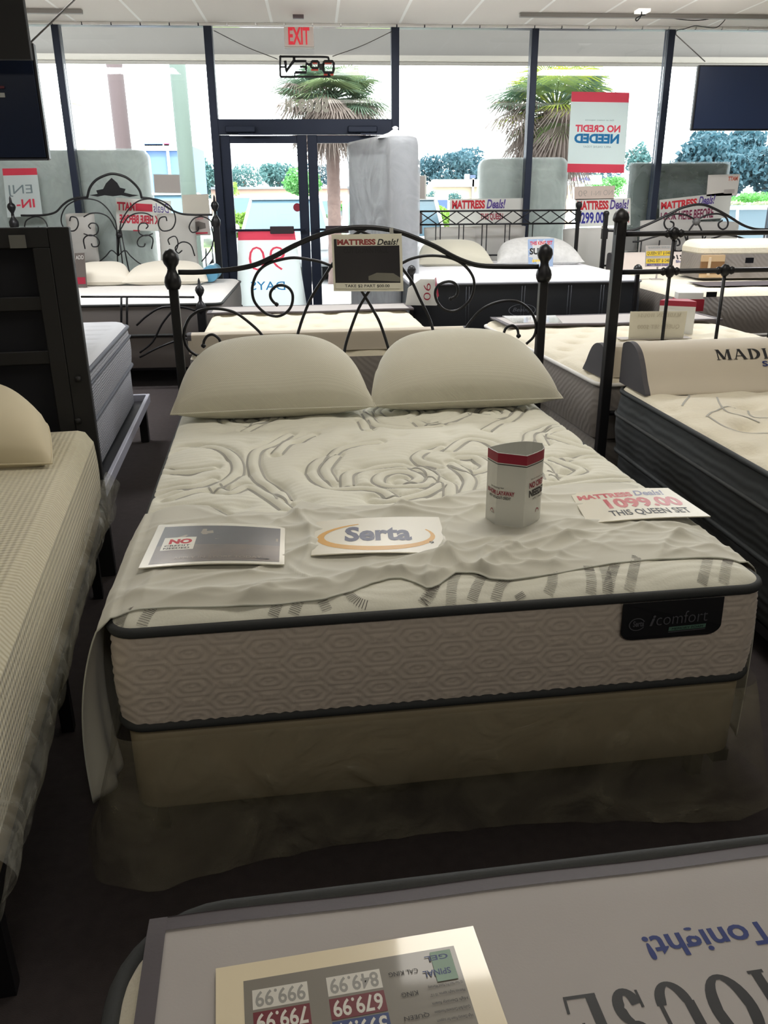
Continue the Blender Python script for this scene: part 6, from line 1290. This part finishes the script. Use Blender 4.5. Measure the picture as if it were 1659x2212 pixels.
c = at_y(612, 430, 17.6); car('white sport utility car facing the store beyond the left door', c[0], 19.2, 0, at_y(612, 428, 19)[2], W_=1.9)
c = at_y(330, 430, 14); car('white car outside the window behind the ornate headboard', c[0] - .7, 18.6, R(4), 1.55, W_=1.9)
c = at_y(575, 430, 30); car('white pickup sized car parked beyond the first, left of the stile', c[0] + .4, 30, R(80), at_y(575, 424, 30)[2], col=(234, 238, 240), mirrors=False)
c = at_y(905, 480, 15.5); car('white car with a red tail light right of the upright mattress', c[0] - .28, 17.9, R(180 - 2), at_y(890, 428, 15.5)[2], W_=1.85, mirrors=False)
c = at_y(1655, 460, 14.5); car('white car outside the far right window', c[0] + .3, 15.2, R(84), at_y(1640, 446, 15)[2], W_=1.9, mirrors=False)
c = at_y(700, 440, 34); car('pale car far across the lot right of the middle door stile', c[0], 36, R(85), at_y(700, 432, 36)[2], mirrors=False, col=(190, 196, 206))
# far buildings
def bld(name, label, xs, ytop, ybot, Y, col, parts=(), depth=10):
    a, b = at_y(xs[0], ytop, Y), at_y(xs[1], ytop, Y); z1 = a[2]; rt = thing(name, label, 'building', ((a[0] + b[0]) / 2, Y, GZ))
    mb = MB(); mb.box(((a[0] + b[0]) / 2, Y + depth / 2, (z1 + GZ) / 2), (b[0] - a[0], depth, z1 - GZ)); mb.build('wall', mat('bw_%d%d' % (col[0], col[2]), col, .9), rt)
    for nm, x0_, y0_, x1_, y1_, cc_ in parts:
        p, q_ = at_y(x0_, y0_, Y - .2), at_y(x1_, y1_, Y - .2); mb = MB(); mb.box(((p[0] + q_[0]) / 2, Y - .1, (p[2] + q_[2]) / 2), (abs(q_[0] - p[0]), .3, abs(p[2] - q_[2]))); mb.build(nm, mat('bp_%d_%d_%d' % cc_, cc_, .7), rt)
    return rt
bld('strip_building', 'long low peach building seen through the doors', (455, 800), 405, 440, 58, (186, 154, 134), [('white_roof', 500, 422, 780, 433, (250, 250, 250)), ('roof_edge', 455, 404, 800, 407, (120, 124, 130))], 12)
rb = bld('strip_building', 'cream building with white roof beyond the lattice headboard', (880, 1240), 402, 470, 46, (186, 170, 146), [('white_roof', 935, 388, 1070, 403, (250, 250, 250)), ('roof_unit', 1005, 376, 1014, 388, (190, 210, 224)), ('roof_unit', 1016, 378, 1027, 385, (70, 84, 110)), ('blue_awning', 941, 432, 966, 452, (60, 80, 130)), ('lamp_post', 1020, 385, 1023, 430, (150, 146, 140))], 12)
bk = bld('bank_building', 'bank building with white fascia and blue sign at far left', (250, 400), 310, 440, 48, (96, 120, 158), [('white_fascia', 240, 312, 392, 325, (246, 248, 250)), ('blue_sign', 312, 310, 352, 315, (70, 96, 170)), ('red_sign', 354, 309, 366, 315, (200, 60, 90)), ('column', 314, 325, 325, 440, (226, 236, 244)), ('column', 364, 325, 370, 440, (226, 236, 244)), ('column', 270, 325, 278, 440, (226, 236, 244))], 8)
mb = MB(); bx = at_y(150, 215, 24); cx1 = at_y(222, 215, 24)
rt = thing('stucco_arcade', 'pale stucco arcade with an arch outside the far left window', 'building', (bx[0], 24, GZ))
pl_ = [at_y(*p, 24) for p in ((147, 222), (162, 222), (174, 320), (159, 322))]
SC = mat('pale_stucco', (214, 204, 190), .9)
mb = MB(); x0_, x1_ = at_y(150, 270, 24)[0], at_y(170, 270, 24)[0]; zt = at_y(155, 214, 24)[2]; mb.box(((x0_ + x1_) / 2, 24, (zt + GZ) / 2), (x1_ - x0_, .8, zt - GZ)); mb.box(((x0_ + x1_) / 2, 24, zt - .06), (x1_ - x0_ + .18, .95, .14)); mb.build('pillar', SC, rt)
mb = MB(); ac = at_y(183, 300, 24); zt2 = at_y(184, 256, 24)[2]; ri = (zt2 - ac[2]); n = 14; A = []
for i in range(n + 1):
    a = math.pi * (.5 - .5 * i / n); A.append([(ac[0] + r_ * math.cos(a), 23.8, ac[2] + r_ * math.sin(a)) for r_ in (ri * .8, ri * 1.0)])
A += [[(ac[0] + ri * .8, 23.8, GZ), (ac[0] + ri, 23.8, GZ)]]
mb.grid(A, 0, False); mb.grid([[(p[0], p[1] + .8, p[2]) for p in r] for r in A], 0, False, True); mb.grid([[r[0] for r in A], [(r[0][0], r[0][1] + .8, r[0][2]) for r in A]], 0, False); mb.grid([[r[1] for r in A], [(r[1][0], r[1][1] + .8, r[1][2]) for r in A]], 0, False); mb.build('arch', SC, rt)
a, b = at_y(163, 222, 24), at_y(216, 239, 24); mb = MB(); mb.tube([a, b], .03, n=6); mb.build('roof_line', SC, rt)
S = surf_quad(*[at_y(x, y, 32) for x, y in ((1236, 377), (1300, 377), (1300, 398), (1236, 398))]); sign('shop_board', 'white shop board with pink and blue lettering under the window poster', 'sign', S, [('text', (-.02, .35, .18, .72), 1, dict(t='err', bold=.04)), ('text', (.19, .2, .60, .85), 2, dict(t='wyle', bold=.04)), ('rect', (0, .92, 1, 1), 3)], [PAPERW, mat('board_pink', (220, 90, 150), .6), mat('board_blue', (70, 80, 200), .6), mat('board_dark', (80, 90, 110), .6)], thick=.2, lift=.01)
a = at_y(1240, 400, 32); mb = MB(); mb.box((a[0] + .55, 32.15, (a[2] + GZ) / 2), (.2, .15, a[2] - GZ + .3)); tag(mb.build('sign_post', mat('post_grey', (140, 146, 150), .7)), 'grey post holding the white shop board outside', 'post')
c = at_y(755, 445, 31); mb = MB(); mb.box((c[0], 31, .6), (.5, .5, 1.44), 0, 0, .05); tag(mb.build('utility_box', mat('utility_green', (150, 180, 172), .7)), 'pale green utility box right of the palm trunk', 'utility box')
mb = MB(); a, b = at_y(725, 459, 34), at_y(1000, 459, 34); mb.grid([[(a[0] - 12, 27, GZ + .01), (b[0] + 20, 27, GZ + .01)], [(a[0] - 12, 33, GZ + .01), (b[0] + 20, 33, GZ + .01)]], smooth=False); tag(mb.build('lawn_strip', mat('grass', (140, 176, 84), .9, noise=(5, .3))), 'strip of mown grass across the parking lot', 'grass', None, 'stuff')

for o in list(bpy.data.objects):
    if '_m' in o: del o['_m']
